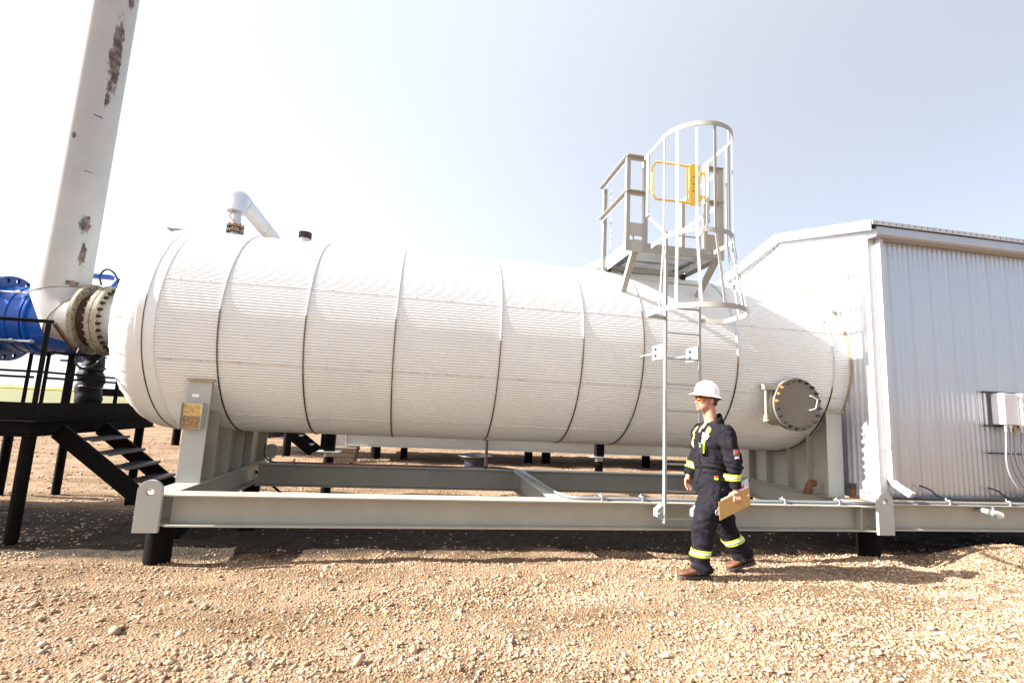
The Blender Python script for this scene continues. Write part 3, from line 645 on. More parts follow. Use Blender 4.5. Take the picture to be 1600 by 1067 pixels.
# ------------------------------------------------------------------ ladder with cage
LX0, LX1, LY = 2.522, 2.938, 4.93
lad = thing('caged_ladder', 'tall pale steel ladder with safety cage bolted to the skid beam and tank side', 'ladder', (2.73, LY, 0.50))
for x, s_ in ((LX0, -1), (LX1, 1)):
    mb = MB(); up = (0, 1, 0)
    mb.bar((x, LY, 0.505 if s_ < 0 else 0.50), (x, LY, 3.66), 0.010, 0.045, up=up); mb.bar((x - s_*0.010, LY - 0.019, 0.52), (x - s_*0.010, LY - 0.019, 3.64), 0.022, 0.006, up=up)
    mb.bar((x, LY, 3.64), (x + s_*0.17, LY + 0.10, 3.87), 0.012, 0.06, up=up)
    mb.bar((x + s_*0.17, LY + 0.10, 3.85), (x + s_*0.17, LY + 0.10, 4.62), 0.012, 0.06, up=up)
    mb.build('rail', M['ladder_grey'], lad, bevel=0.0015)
for k in range(12):
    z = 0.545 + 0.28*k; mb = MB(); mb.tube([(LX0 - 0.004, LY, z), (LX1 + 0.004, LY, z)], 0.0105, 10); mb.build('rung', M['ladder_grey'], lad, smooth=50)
def hoop_pts(cx, cy, r_, z, yb, n=28):
    return [(cx - r_, yb, z)] + [(cx + r_*math.cos(a), cy + r_*math.sin(a), z) for a in [PI + PI*k/n for k in range(n+1)]] + [(cx + r_, yb, z)]
def flatbar(mb_, pts, t_=0.008, h_=0.048):
    V = []; n = len(pts)
    for i, p in enumerate(pts):
        a = Vector(pts[max(0, i-1)]); b = Vector(pts[min(n-1, i+1)]); d = (b - a); d.z = 0; d.normalize(); nn = Vector((d.y, -d.x, 0))
        for o, z in ((-t_/2, -h_/2), (t_/2, -h_/2), (t_/2, h_/2), (-t_/2, h_/2)): V.append(Vector(p) + nn*o + Vector((0, 0, z)))
    F = [(0, 1, 2, 3), tuple((n-1)*4 + k for k in (3, 2, 1, 0))]
    for i in range(n-1):
        for k in range(4): F.append((i*4+k, i*4+(k+1) % 4, (i+1)*4+(k+1) % 4, (i+1)*4+k))
    mb_.add(V, F)
H3 = [(2.73, 4.65, 0.374, 4.60, 5.12), (2.73, 4.65, 0.374, 3.46, 4.93), (2.73, 4.58, 0.455, 2.665, 4.86)]
for i, h_ in enumerate(H3):
    mb = MB(); pts = hoop_pts(*h_); flatbar(mb, pts)
    if i == 2:
        flatbar(mb, [(LX0, LY, 2.665), (LX0 - 0.03, LY - 0.02, 2.665), (2.73 - 0.455, 4.86, 2.665)]); flatbar(mb, [(LX1, LY, 2.665), (LX1 + 0.03, LY - 0.02, 2.665), (2.73 + 0.455, 4.86, 2.665)])
    if i == 1: flatbar(mb, [(LX0, LY + 0.001, 3.46), (2.73 - 0.374, LY + 0.001, 3.46)]); flatbar(mb, [(LX1, LY + 0.001, 3.46), (2.73 + 0.374, LY + 0.001, 3.46)])
    mb.build('hoop', M['ladder'], lad, smooth=35)
for a in [PI + 0.0, PI*1.17, PI*1.34, PI*1.5, PI*1.67, PI*1.85, PI*2.0]:
    pts = []
    for (cx, cy, r_, z, yb) in H3: rr = r_ - 0.006; pts.append(Vector((cx + rr*math.cos(a), cy + rr*math.sin(a), z)))
    mb = MB(); rad = (-math.cos(a), -math.sin(a), 0)
    mb.bar(pts[0], pts[1], 0.028, 0.007, up=rad); mb.bar(pts[1], pts[2], 0.028, 0.007, up=rad); mb.build('cage_bar', M['ladder'], lad)
for x, s_, z in ((LX0, -1, 2.30), (LX1, -1, 2.30)):
    mb = MB(); mb.box((x - 0.016, LY + 0.0, z - 0.08), (x - 0.008, 5.20, z + 0.08)); mb.box((x - 0.0165, 5.20, z - 0.012), (x - 0.0075, 5.56, z + 0.006))
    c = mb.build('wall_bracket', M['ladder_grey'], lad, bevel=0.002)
    for dz in (-0.036, 0.036):
        mb = MB(); mb.bolt((x - 0.016, 5.10, z + dz), (-1, 0, 0), 0.016, 0.014); mb.build('bolt', M['bolt'], c)
for x in (LX0, LX1):
    mb = MB(); mb.prism([(x - 0.075, LY - 0.006, 0.565), (x - 0.075, LY - 0.006, 0.635), (x - 0.008, LY - 0.006, 0.69), (x - 0.008, LY - 0.006, 0.52)], (0, 0.09, 0)); mb.bolt((x - 0.05, LY - 0.006, 0.6), (0, -1, 0), 0.012, 0.012)
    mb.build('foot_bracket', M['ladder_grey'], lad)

# ------------------------------------------------------------------ access platform on the tank
PZ = 3.63
pf = thing('access_platform', 'small grey railed steel platform with yellow gate on top of the tank', 'platform', (2.9, 5.8, PZ))
px0, px1, py0, py1 = 2.33, 3.48, 5.34, 6.27
mb = MB()
for k in range(31): x = px0 + 0.03 + (px1 - px0 - 0.06)*k/30; mb.box((x - 0.0025, py0 + 0.05, PZ - 0.030), (x + 0.0025, py1 - 0.05, PZ))
for k in range(10): y = py0 + 0.08 + (py1 - py0 - 0.16)*k/9; mb.tube([(px0 + 0.03, y, PZ - 0.006), (px1 - 0.03, y, PZ - 0.006)], 0.004, 4)
mb.build('deck_grating', mat('galvanised_grating', (0.16, 0.165, 0.165), 0.5, 0.4), pf)
mb = MB(); mb.box((px0, py0, PZ - 0.075), (px1, py0 + 0.008, PZ + 0.02)); mb.box((px0, py1 - 0.05, PZ - 0.09), (px1, py1, PZ - 0.078)); mb.box((px0 + 0.001, py1 - 0.008, PZ - 0.078), (px1 - 0.001, py1, PZ + 0.10))
mb.box((px0 - 0.008, py0, PZ - 0.09), (px0, py1, PZ + 0.10)); mb.box((px1, py0 + 0.45, PZ - 0.09), (px1 + 0.008, py1, PZ + 0.10)); mb.box((px1, py0, PZ - 0.09), (px1 + 0.008, py0 + 0.45, PZ))
mb.box((px0, py0 + 0.01, PZ - 0.09), (px1, py0 + 0.055, PZ - 0.078))
mb.build('deck_frame', M['ladder'], pf, bevel=0.0015)
mb = MB(); mb.box((px0 - 0.01, py1 - 0.07, PZ - 0.10), (px0 + 0.05, py1 - 0.01, PZ - 0.045)); mb.box((px1 - 0.06, py1 - 0.07, PZ - 0.12), (px1, py1 - 0.01, PZ - 0.045)); mb.build('support_foot', M['bolt'], pf)
def post(x, y, z0, z1, wx=0.05, wy=0.05, m=None):
    b_ = MB(); b_.box((x - wx/2, y - 0.003, z0), (x + wx/2, y + 0.004, z1)); b_.box((x - wx/2, y + 0.004, z0), (x - wx/2 + 0.007, y + wy, z1)); return b_.build('post', m or M['ladder'], pf, bevel=0.001)
TOP = 4.73
post(2.245, 5.33, PZ - 0.10, TOP); post(2.47, 5.33, PZ - 0.10, TOP, 0.055); post(2.30, 6.26, PZ - 0.09, TOP); post(3.27, 5.33, PZ - 0.05, TOP, 0.035, m=M['skid']); post(3.47, 5.33, PZ - 0.10, TOP, 0.075, m=M['skid']); post(3.48, 6.26, PZ - 0.09, TOP, 0.05, m=M['skid'])
def rail(p0, p1, m=None):
    b_ = MB(); b_.bar(p0, p1, 0.050, 0.007); d = Vector(p1) - Vector(p0)
    n = Vector((0, 0, 1)).cross(d).normalized()*0.022; q0 = Vector(p0) + n - Vector((0, 0, 0.027)); q1 = Vector(p1) + n - Vector((0, 0, 0.027)); b_.bar(q0, q1, 0.006, 0.046); return b_.build('guard_rail', m or M['skid'], pf)
for z in (TOP, 4.28):
    rail((2.215, 5.31, z), (2.50, 5.31, z)); rail((2.225, 6.27, z), (2.225, 5.335, z), M['ladder']); rail((3.25, 5.33, z), (3.51, 5.33, z)); rail((3.50, 5.36, z), (3.50, 6.27, z), M['ladder'])
mb = MB(); mb.box((2.272, 5.335, PZ - 0.10), (2.442, 5.339, PZ + 0.05)); mb.box((2.272, 5.335, PZ + 0.095), (2.442, 5.339, PZ + 0.26)); mb.build('toe_board', M['skid_light'], pf)
mb = MB(); mb.box((3.29, 5.335, PZ + 0.02), (3.432, 5.339, PZ + 0.22)); mb.build('toe_board', M['skid'], pf)
for p0, p1 in (((2.36, 5.36, PZ - 0.06), (2.39, 5.80, 3.12)), ((3.45, 5.36, PZ - 0.06), (3.43, 5.82, 3.14))):
    mb = MB(); mb.bar(p0, p1, 0.07, 0.008, up=(0, 1, 0.3)); p0b = Vector(p0) + Vector((-0.034, 0.02, 0)); p1b = Vector(p1) + Vector((-0.034, 0.02, 0)); mb.bar(p0b, p1b, 0.008, 0.06, up=(0, 1, 0.3)); mb.build('brace', M['ladder'], pf)
# gate
mb = MB(); gy = 5.30; ga, gb, zt, zb_ = 2.535, 3.075, 4.685, 4.205
mb.tube([(gb, gy, zt), (ga + 0.05, gy, zt), (ga, gy, zt - 0.09), (ga, gy, zb_ + 0.09), (ga + 0.05, gy, zb_), (gb, gy, zb_)], 0.013, 10); mb.tube([(3.0, gy, zt - 0.005), (3.0, gy, zb_ + 0.005)], 0.012, 10)
gate = mb.build('safety_gate', M['yellow'], pf, smooth=35)
mb = MB(); mb.box((3.035, gy - 0.012, zb_ - 0.03), (3.165, gy - 0.004, zt + 0.03)); mb.box((3.035, gy - 0.004, zb_ - 0.03), (3.041, gy + 0.03, zt + 0.03)); mb.build('gate_plate', M['yellow'], gate, bevel=0.001)
mb = MB(); mb.box((3.06, gy - 0.0150, 4.36), (3.13, gy - 0.0132, 4.55)); lb = mb.build('warning_label', M['label_yellow'], gate)
mb = MB()
for z, h_ in ((4.545, 0.009), (4.452, 0.011), (4.365, 0.009), (4.425, 0.003), (4.405, 0.003), (4.48, 0.003), (4.50, 0.003)): mb.box((3.061 if h_ > 0.005 else 3.07, gy - 0.0170, z - h_/2), (3.129 if h_ > 0.005 else 3.115, gy - 0.0155, z + h_/2))
mb.build('label_print', M['ink'], gate)
for z in (4.60, 4.29):
    mb = MB(); mb.box((3.155, gy - 0.02, z - 0.04), (3.18, gy + 0.02, z + 0.03)); mb.bar((3.17, gy, z), (3.25, gy + 0.01, z + 0.03), 0.02, 0.02); mb.tube([(3.245, gy, z - 0.025), (3.245, gy, z + 0.06)], 0.017, 10); mb.build('hinge', M['yellow'], gate)
# chain hanging on the far left post
mb = MB()
for k in range(22):
    z = 4.66 - k*0.040; c = Vector((2.36, 6.20, z)); ax = Vector((1, 0, 0)) if k % 2 else Vector((0, 1, 0))
    mb.tube([c + ax*0.011*math.cos(a) + Vector((0, 0, 0.024*math.sin(a))) for a in np.linspace(0, 2*PI, 11)], 0.004, 5, cap=False)
mb.build('chain', M['galv'], pf)
# green valve standing on the platform
t = thing('green_valve', 'small dark green relief valve standing on the tank behind platform rail', 'valve', (2.56, 5.95, PZ))
mb = MB(); mb.lathe([(0.0, 0), (0.0, 0.03), (0.10, 0.03), (0.11, 0.045), (0.16, 0.045), (0.17, 0.028), (0.38, 0.022), (0.40, 0.012), (0.46, 0.012), (0.46, 0)], (2.56, 5.95, PZ + 0.02), 'Z', 16); mb.build('valve_body', M['green_valve'], t, smooth=40)
mb = MB(); mb.tube([(2.56, 5.95, PZ + 0.17), (2.64, 5.95, PZ + 0.17)], 0.028, 12); mb.build('outlet', M['green_valve'], t, smooth=40)

# ------------------------------------------------------------------ pipework on top of the tank
t = thing('insulated_vent_pipe', 'shiny jacketed elbow pipe rising from a bolted flange on the tank top', 'pipe', (-2.62, TY + 0.05, TZ + TR))
ax, ay = -2.635, 6.80
mb = MB()
path = [(ax, ay, 4.03)] + [(ax - 0.004*k, ay + 0.14*(1-math.cos(a)), 4.10 + 0.14*math.sin(a)) for k, a in enumerate(np.linspace(0, PI/2, 7))]
mb.tube(path, 0.112, 32); mb.build('elbow_jacket', M['alu'], t, smooth=50)
last = Vector(path[-1]); mb = MB(); mb.tube([last, last + Vector((-0.10, 3.2, 0.0))], 0.108, 32); mb.build('pipe_jacket', M['alu'], t, smooth=50)
for q in (0.06, 1.0, 2.0):
    c0 = last + Vector((-0.10*q/3.2, q, 0)); mb = MB(); mb.tube([c0, c0 + Vector((0, 0.02, 0))], 0.1125, 32); mb.build('jacket_band', M['galv'], t, smooth=40)
mb = MB(); mb.tube([last + Vector((-0.08, 2.4, -0.1)), (ax - 0.08, ay + 2.55, -0.05)], 0.04, 12); mb.build('support_leg', M['galv'], t, smooth=40)
mb = MB(); mb.tube([(ax, ay, 4.015), (ax, ay, 4.05)], 0.124, 28); mb.build('jacket_collar', M['alu'], t, smooth=40)
mb = MB(); mb.lathe([(3.62, 0.0), (3.62, 0.06), (3.86, 0.06), (3.92, 0.058), (4.02, 0.045), (4.02, 0)], (ax, ay, 0), 'Z', 24); mb.build('reducer', M['galv'], t, smooth=40)
for z0 in (3.735, 3.80):
    mb = MB(); mb.tube([(ax, ay, z0), (ax, ay, z0 + 0.028)], 0.105, 28); f_ = mb.build('flange', M['flange_cream'], t, smooth=35)
    for k in range(8):
        a = 2*PI*k/8 + 0.2; mb = MB(); mb.tube([(ax + 0.088*math.cos(a), ay + 0.088*math.sin(a), z0 - 0.018), (ax + 0.088*math.cos(a), ay + 0.088*math.sin(a), z0 + 0.046)], 0.011, 6); mb.build('stud', M['bolt'], f_)
mb = MB(); mb.tube([(ax - 0.03, ay - 0.06, 4.02), (ax - 0.06, ay - 0.075, 3.93), (ax + 0.02, ay - 0.11, 3.84), (ax + 0.10, ay - 0.10, 3.80), (ax + 0.11, ay - 0.04, 3.76)], 0.0065, 8)
mb.tube([(ax - 0.02, ay - 0.118, 3.72)] + [(ax + 0.03 + 0.05*math.cos(a), ay - 0.12, 3.735 + 0.04*math.sin(a)) for a in np.linspace(PI, 0, 7)], 0.006, 8)
mb.build('trace_tube', M['orange_tube'], t, smooth=60)
t = thing('vent_stub', 'short dark rusty capped stub on the tank top right of the shiny elbow', 'pipe stub', (-1.78, 6.9, 3.62))
mb = MB(); mb.tube([(-1.78, 6.9, 3.58), (-1.78, 6.9, 3.80)], 0.075, 24); mb.build('pipe', M['galv'], t, smooth=40)
mb = MB(); mb.tube([(-1.78, 6.9, 3.775), (-1.78, 6.9, 3.862)], 0.083, 24); mb.build('cap', M['rust_dark'], t, smooth=40)
t = thing('jacketed_header_pipe', 'pale round pipe passing behind the tank below the platform corner', 'pipe', (2.2, 8.3, 3.9))
mb = MB(); mb.tube([(1.2, 9.6, 3.55), (3.4, 8.2, 4.48)], 0.10, 24); mb.build('pipe', M['trim'], t, smooth=50)
for q in (0.3, 0.6):
    c0 = Vector((1.2, 9.6, 3.55)).lerp(Vector((3.4, 8.2, 4.48)), q); d0 = Vector((2.2, -1.4, 0.93)).normalized()*0.02
    mb = MB(); mb.tube([c0 - d0, c0 + d0], 0.104, 24); mb.build('jacket_band', M['galv'], t, smooth=40)

# ------------------------------------------------------------------ stack pipe with mitred elbow
SX = -4.485
st = thing('exhaust_stack', 'tall off-white flaking steel stack with a mitred elbow flanged to the tank', 'stack', (SX, TY, 2.4))
mb = MB(); mb.tube([(SX, TY, 2.80), (SX, TY, 8.6)], 0.272, 64); mb.build('riser', M['stack'], st, smooth=30)
mb = MB(); mb.tube([(SX, TY, 2.80), (SX, TY, 2.745), (-4.335, TY, 2.47), (-4.10, TY, 2.44)], [0.2715, 0.2715, 0.30, 0.335], 64)
seams = [mb.v[64:128], mb.v[128:192]]
el = mb.build('mitred_elbow', M['stack'], st, smooth=20)
mb = MB()
def weld(p, nrm, r_):
    p = Vector(p); nrm = Vector(nrm).normalized(); u = Vector((0, 1, 0)); w = nrm.cross(u).normalized()
    mb.tube([p + u*r_*math.cos(a) + w*r_*math.sin(a)*1.0 for a in np.linspace(0, 2*PI, 49)], 0.006, 6, cap=False)
for sm_ in seams: mb.tube([tuple(p) for p in sm_] + [tuple(sm_[0])], 0.0045, 6, cap=False)
mb.lathe([(-0.012, 0.27), (-0.012, 0.278), (0.012, 0.278), (0.012, 0.27)], (-4.12, TY, 2.44), 'X', 48)
mb.build('weld_bead', M['rust'], el)
mb = MB(); mb.tube([(-4.13, TY, 2.44), (-4.085, TY, 2.44)], 0.338, 48); mb.build('stub', M['stack'], st, smooth=30)
mb = MB(); mb.lathe([(0, 0.30), (0, 0.43), (0.035, 0.43), (0.035, 0.30)], (-4.11, TY, 2.44), 'X', 72); f2 = mb.build('backing_flange', M['flange_cream'], st, smooth=30)
mb = MB(); mb.lathe([(0, 0.33), (0.16, 0.33)], (-4.09, TY, 2.44), 'X', 64); mb.build('expansion_sleeve', M['rust_dark'], st, smooth=30)
for k in range(28):
    a = 2*PI*k/28; c, s_ = math.cos(a)*0.378, math.sin(a)*0.378
    mb = MB(); mb.tube([(-3.972, TY + c, 2.44 + s_), (-3.93, TY + c, 2.44 + s_)], 0.011, 8); mb.build('stud', M['skid_light'], fl)
    mb = MB(); mb.tube([(-3.83, TY + c, 2.44 + s_), (-3.802, TY + c, 2.44 + s_)], 0.021, 6); mb.tube([(-3.802, TY + c, 2.44 + s_), (-3.785, TY + c, 2.44 + s_)], 0.013, 8); mb.build('bolt', M['bolt'], fl)
for k in range(20):
    a = 2*PI*(k + 0.5)/20; c, s_ = math.cos(a)*0.39, math.sin(a)*0.39
    mb = MB(); mb.tube([(-4.076, TY + c, 2.44 + s_), (-4.071, TY + c, 2.44 + s_)], 0.010, 8); mb.build('bolt_hole', M['bolt'], f2)

# black hose loops
t = MB(); t.tube(sp_([(-4.0, 6.66, 2.86), (-4.02, 6.64, 2.95), (-3.99, 6.62, 3.02), (-3.93, 6.60, 3.05), (-3.86, 6.60, 3.02), (-3.82, 6.62, 2.95), (-3.80, 6.66, 2.86)]), 0.011, 8)
o = t.build('hose_loop', M['rubber'], smooth=60); tag(o, 'black hose looping above the bolted flange beside the tank head', 'hose')
t = MB(); t.tube(sp_([(-4.02, 6.5, 2.07), (-4.02, 6.46, 1.95), (-3.98, 6.44, 1.86), (-3.90, 6.44, 1.83), (-3.82, 6.46, 1.88), (-3.77, 6.5, 1.97), (-3.76, 6.52, 2.05)]), 0.012, 8)
o = t.build('hose_loop', M['rubber'], smooth=60); tag(o, 'black hose hanging in a loop below the bolted flange', 'hose')

# ------------------------------------------------------------------ blue pipe assembly behind the stack
bp_ = thing('blue_pipe_spool', 'large bright blue flanged pipe behind the off-white stack', 'pipe', (-5.5, 8.0, 1.5))
by, bz_ = 8.0, 2.53; BRr = 0.46
mb = MB(); mb.tube([(-8.2, by, bz_), (-4.7, by, bz_)], BRr, 56); mb.build('pipe_body', M['blue'], bp_, smooth=40)
for x, r_, w in ((-5.62, 0.475, 0.02), (-5.44, 0.50, 0.03), (-5.39, 0.50, 0.03)):
    mb = MB(); mb.lathe([(-w/2, 0.44), (-w/2, r_), (w/2, r_), (w/2, 0.44)], (x, by, bz_), 'X', 56); mb.build('band', M['blue'], bp_, smooth=35)
def holed_flange(x, r0, r1, w, nh, rh):
    V = []; F = []; n = nh*8; rc = (r0 + r1)/2 + 0.02
    # ring with true holes: build by angular cells
    mb_ = MB(); step = 2*PI/nh
    for h_ in range(nh):
        ac = h_*step; k = 24
        for side, xx in ((0, x - w/2), (1, x + w/2)):
            inner = []; outer = []
            for q in range(k):
                b = 2*PI*q/k; inner.append((xx, rh*math.cos(b), rh*math.sin(b)))
                # outer boundary of the cell (square mapping)
                cb, sb = math.cos(b), math.sin(b); mxx = max(abs(cb), abs(sb)); u, v = cb/mxx, sb/mxx
                rad = rc + (r1 - rc if u > 0 else rc - r0)*u; aa = v*step/2
                outer.append((xx, rad*math.cos(aa) - rc, rad*math.sin(aa)))
            ring = inner + outer; W = []
            for (px, a_, b_) in ring:
                y_ = (rc + a_)*math.cos(ac) - b_*math.sin(ac); z_ = (rc + a_)*math.sin(ac) + b_*math.cos(ac); W.append((px, by + y_, bz_ + z_))
            mb_.add(W, [(q, (q+1) % k, k + (q+1) % k, k + q) for q in range(k)])
    n = 64
    mb_.lathe([(-w/2, r1), (w/2, r1)], (x, by, bz_), 'X', n)
    return mb_.build('holed_flange', M['blue_dark'], bp_)
holed_flange(-5.88, 0.44, 0.60, 0.035, 20, 0.033)
holed_flange(-6.10, 0.44, 0.60, 0.035, 20, 0.033)
for a in (PI*1.22, PI*0.80, PI*1.75):
    mb = MB(); cy, cz = by + 0.53*math.cos(a), bz_ + 0.53*math.sin(a)
    mb.tube([(-5.82, cy, cz), (-5.25, cy, cz)], 0.013, 8); mb.box((-5.40, cy - 0.06, cz - 0.012), (-5.26, cy + 0.02, cz + 0.012)); mb.tube([(-5.30, cy, cz), (-5.27, cy, cz)], 0.03, 6); mb.tube([(-5.54, cy, cz), (-5.50, cy, cz)], 0.03, 6); mb.build('tie_rod', M['galv'], bp_)
mb = MB(); mb.tube([(-4.97, by, 2.10), (-4.97, by, 1.98)], 0.09, 20); mb.tube([(-4.97, by, 1.99), (-4.97, by, 1.965)], 0.17, 24); mb.build('drain_nozzle', M['blue_dark'], bp_, smooth=40)
mb = MB(); mb.prism([(-4.55, 7.9, 3.22), (-4.0, 7.9, 3.10), (-4.0, 7.9, 2.98), (-4.7, 7.9, 2.98)], (0, 0.15, 0)); mb.box((-5.0, 7.9, 3.20), (-4.65, 8.0, 3.26)); mb.build('actuator_bracket', M['blue'], bp_)

# wrapped vertical pipe on the platform
t = thing('wrapped_pipe', 'vertical pipe wrapped in black plastic standing on the black platform', 'pipe', (-4.27, 7.2, 1.44))
mb = MB(); path = []; rs = []
for k in range(19):
    z = 1.42 + k*0.046; path.append((-4.27 + 0.015*math.sin(k*1.3), 7.2 + 0.01*math.cos(k*2.1), z)); rs.append((0.135 if k < 9 else 0.115) + 0.006*math.sin(k*0.9) + 0.004*math.sin(k*2.1))
mb.tube(path, rs, 28); o = mb.build('plastic_wrap', M['plastic_wrap'], t, smooth=80)
mb = MB(); mb.tube([(-4.27, 7.2, 2.2), (-4.27, 7.2, 2.45)], 0.10, 20); mb.build('pipe', M['black'], t, smooth=40)
for z in (1.62, 1.86, 2.05):
    mb = MB(); mb.tube([(-4.27 + 0.13*math.cos(a), 7.2 + 0.13*math.sin(a), z + 0.01*math.sin(3*a)) for a in np.linspace(0, 2*PI, 25)], 0.012, 6, cap=False); mb.build('tie', M['rubber'], t)

# ------------------------------------------------------------------ black platform left
bpz = 1.43; bx1, by0, by1 = -3.93, 5.84, 8.15
pl = thing('black_platform', 'raised black steel platform on round legs left of the tank', 'platform', (-5.5, 7, 0))
mb = MB(); 
mb.box((-8.5, by0, 1.10), (bx1, by0 + 0.012, 1.235)); mb.box((bx1 - 0.012, by0 + 0.012, 1.10), (bx1, by1, 1.235)); mb.box((-8.5, by0 - 0.05, 1.235), (bx1 + 0.05, by0 + 0.10, 1.247)); mb.box((bx1 - 0.10, by0 + 0.10, 1.235), (bx1 + 0.05, by1, 1.247))
mb.box((-8.5, by0 - 0.04, 1.088), (bx1 + 0.04, by0 + 0.08, 1.0995)); mb.box((bx1 - 0.08, by0 + 0.08, 1.088), (bx1 + 0.04, by1, 1.0995)); mb.box((-8.5, by1, 1.10), (bx1, by1 + 0.012, 1.235))
mb.build('deck_frame', M['black'], pl, bevel=0.002)
mb = MB()
for k in range(76): x = -8.45 + k*0.06; mb.box((x - 0.003, by0 + 0.1, 1.215), (x + 0.003, by1, 1.247))
mb.build('deck_grating', M['black'], pl)
mb = MB(); mb.box((-8.5, by0 + 0.02, 1.2475), (bx1 - 0.02, by0 + 0.028, bpz)); mb.box((bx1 - 0.028, by0 + 0.028, 1.2475), (bx1 - 0.02, by1, bpz)); mb.build('toe_board', M['black'], pl)
def leg(x, y, r_=0.075):
    b_ = MB(); b_.tube([(x, y, float(G(x, y)) - 0.1), (x, y, 1.088)], r_, 20); b_.build('leg', M['black_rough'], pl, smooth=40)
leg(-3.97, 5.90, 0.058); leg(-5.95, 8.45, 0.058); leg(-5.35, 8.65, 0.055); leg(-4.06, 8.08, 0.055); leg(-7.9, 5.9)
for x in (-3.965, -5.55, -7.2):
    mb = MB(); mb.box((x - 0.020, by0 + 0.03, 1.2475), (x + 0.020, by0 + 0.058, 2.265)); mb.build('post', M['black'], pl, bevel=0.004)
for x, y in ((-3.965, 7.22), (-3.965, by1 - 0.1), (-5.57, by1 - 0.1), (-5.35, by1 - 0.1)):
    mb = MB(); mb.box((x - 0.016, y - 0.016, 1.2475), (x + 0.016, y + 0.016, 1.78 if x > -4 else 2.2)); mb.build('post', M['black'], pl)
mb = MB(); mb.box((-8.5, by0 + 0.035, 2.2655), (-3.94, by0 + 0.08, 2.300)); mb.build('hand_rail', M['black'], pl, bevel=0.003)
for z in (1.75, 1.69):
    mb = MB(); mb.box((-8.5, by0 + (0.03 if z > 1.7 else 0.0), z - 0.012), (-4.0, by0 + (0.055 if z > 1.7 else 0.029), z + 0.012)); mb.build('mid_rail', M['black'], pl)
    mb = MB(); mb.box((-3.98 + (0.0 if z > 1.7 else 0.02), by0 + 0.09, z - 0.012), (-3.955 + (0.0 if z > 1.7 else 0.02), by1, z + 0.012)); mb.build('mid_rail', M['black'], pl)
mb = MB(); mb.bar((-3.95, by0 + 0.10, 2.27), (-4.03, 6.42, 2.03), 0.03, 0.03); mb.build('knee_brace', M['rust_dark'], pl)
mb = MB(); mb.box((-4.35, 6.40, 1.985), (-3.95, 6.9, 2.0)); mb.box((-4.20, 6.62, 1.2475), (-4.14, 6.68, 1.985)); mb.build('pipe_rest', M['black'], pl)
# stairs down to the right
sa, sb_ = Vector((-3.90, 0, 1.13)), Vector((-2.52, 0, 0.06))
stp = thing('black_stair', 'black steel stair with ribbed treads descending from the black platform', 'stairs', (-3.2, 6.6, 0))
for y in (6.17, 6.90):
    mb = MB(); mb.bar((sa.x, y, sa.z), (sb_.x, y, sb_.z), 0.010, 0.165); mb.bar((sa.x + 0.053, y + 0.015, sa.z + 0.068), (sb_.x + 0.053, y + 0.015, sb_.z + 0.068), 0.04, 0.006); mb.build('stringer', M['black'], stp)
mtd = mat('worn_tread_steel', (0.10, 0.10, 0.12), 0.35, 0.6)
for k in range(7):
    f = 0.12 + k*0.137; c = sa.lerp(sb_, f); mb = MB(); z = c.z + 0.05; x = c.x + 0.05
    for j in range(6): mb.box((x - 0.10 + j*0.036, 6.178, z - 0.015), (x - 0.086 + j*0.036, 6.892, z))
    mb.box((x + 0.112, 6.178, z - 0.028), (x + 0.13, 6.892, z + 0.002)); mb.build('tread', mtd, stp)
mb = MB(); mb.bar((-3.2, 7.6, 1.30), (-1.9, 7.9, 0.15), 0.03, 0.03); o = mb.build('sloping_brace', M['black']); tag(o, 'thin black sloping rail behind the stair below the tank head', 'rail')

# ------------------------------------------------------------------ metal building
BX, BY = 5.44, 5.20
bd = thing('metal_building', 'small shiny corrugated metal building at the right end of the tank', 'building', (8, 6.7, 0.72))
def corrugated(name, p0, ux, length, zfun0, zfun1, pitch, depth, nrm, m, parent):
    ux = Vector(ux); nrm = Vector(nrm); V = []; F = []; s_ = 0; pts = []
    for k in range(int(length/pitch*8) + 1):
        t_ = k*pitch/8; q = 0.5 - 0.5*math.cos(2*PI*(t_/pitch)); pts.append((t_, q**1.4))
    pts.append((length, 0))
    for t_, dd in pts:
        b_ = Vector(p0) + ux*t_ + nrm*dd*depth; V.append((b_.x, b_.y, zfun0(t_))); V.append((b_.x, b_.y, zfun1(t_)))
    for i in range(len(pts)-1): F.append((2*i, 2*i+2, 2*i+3, 2*i+1))
    b2 = MB(); b2.add(V, F); return b2.build(name, m, parent, smooth=70)
corrugated('front_wall', (BX, BY, 0), (1, 0, 0), 5.6, lambda t_: 0.735, lambda t_: 4.06, 0.077, 0.0075, (0, -1, 0), M['wallmetal'], bd)
def rz(y):
    return 4.10 + (y - BY)*0.235 if y < 6.75 else 4.10 + (8.30 - y)*0.235
corrugated('gable_wall', (BX, BY + 0.01, 0), (0, 1, 0), 3.08, lambda t_: 0.70, lambda t_: rz(BY + t_), 0.077, 0.0075, (-1, 0, 0), M['gable'], bd)
mb = MB(); mb.box((BX + 0.02, 8.30, 0.72), (11, 8.32, 4.1)); mb.box((11.0, 5.22, 0.72), (11.02, 8.30, 4.1)); mb.build('rear_wall', M['wallmetal'], bd)
mb = MB()
for k in range(4):
    pass
for x in np.arange(BX + 0.31, 10.9, 0.308): mb.box((x - 0.0018, BY - 0.0125, 0.75), (x + 0.0018, BY - 0.0095, 4.03))
mb.build('panel_lap', M['trim'], bd)
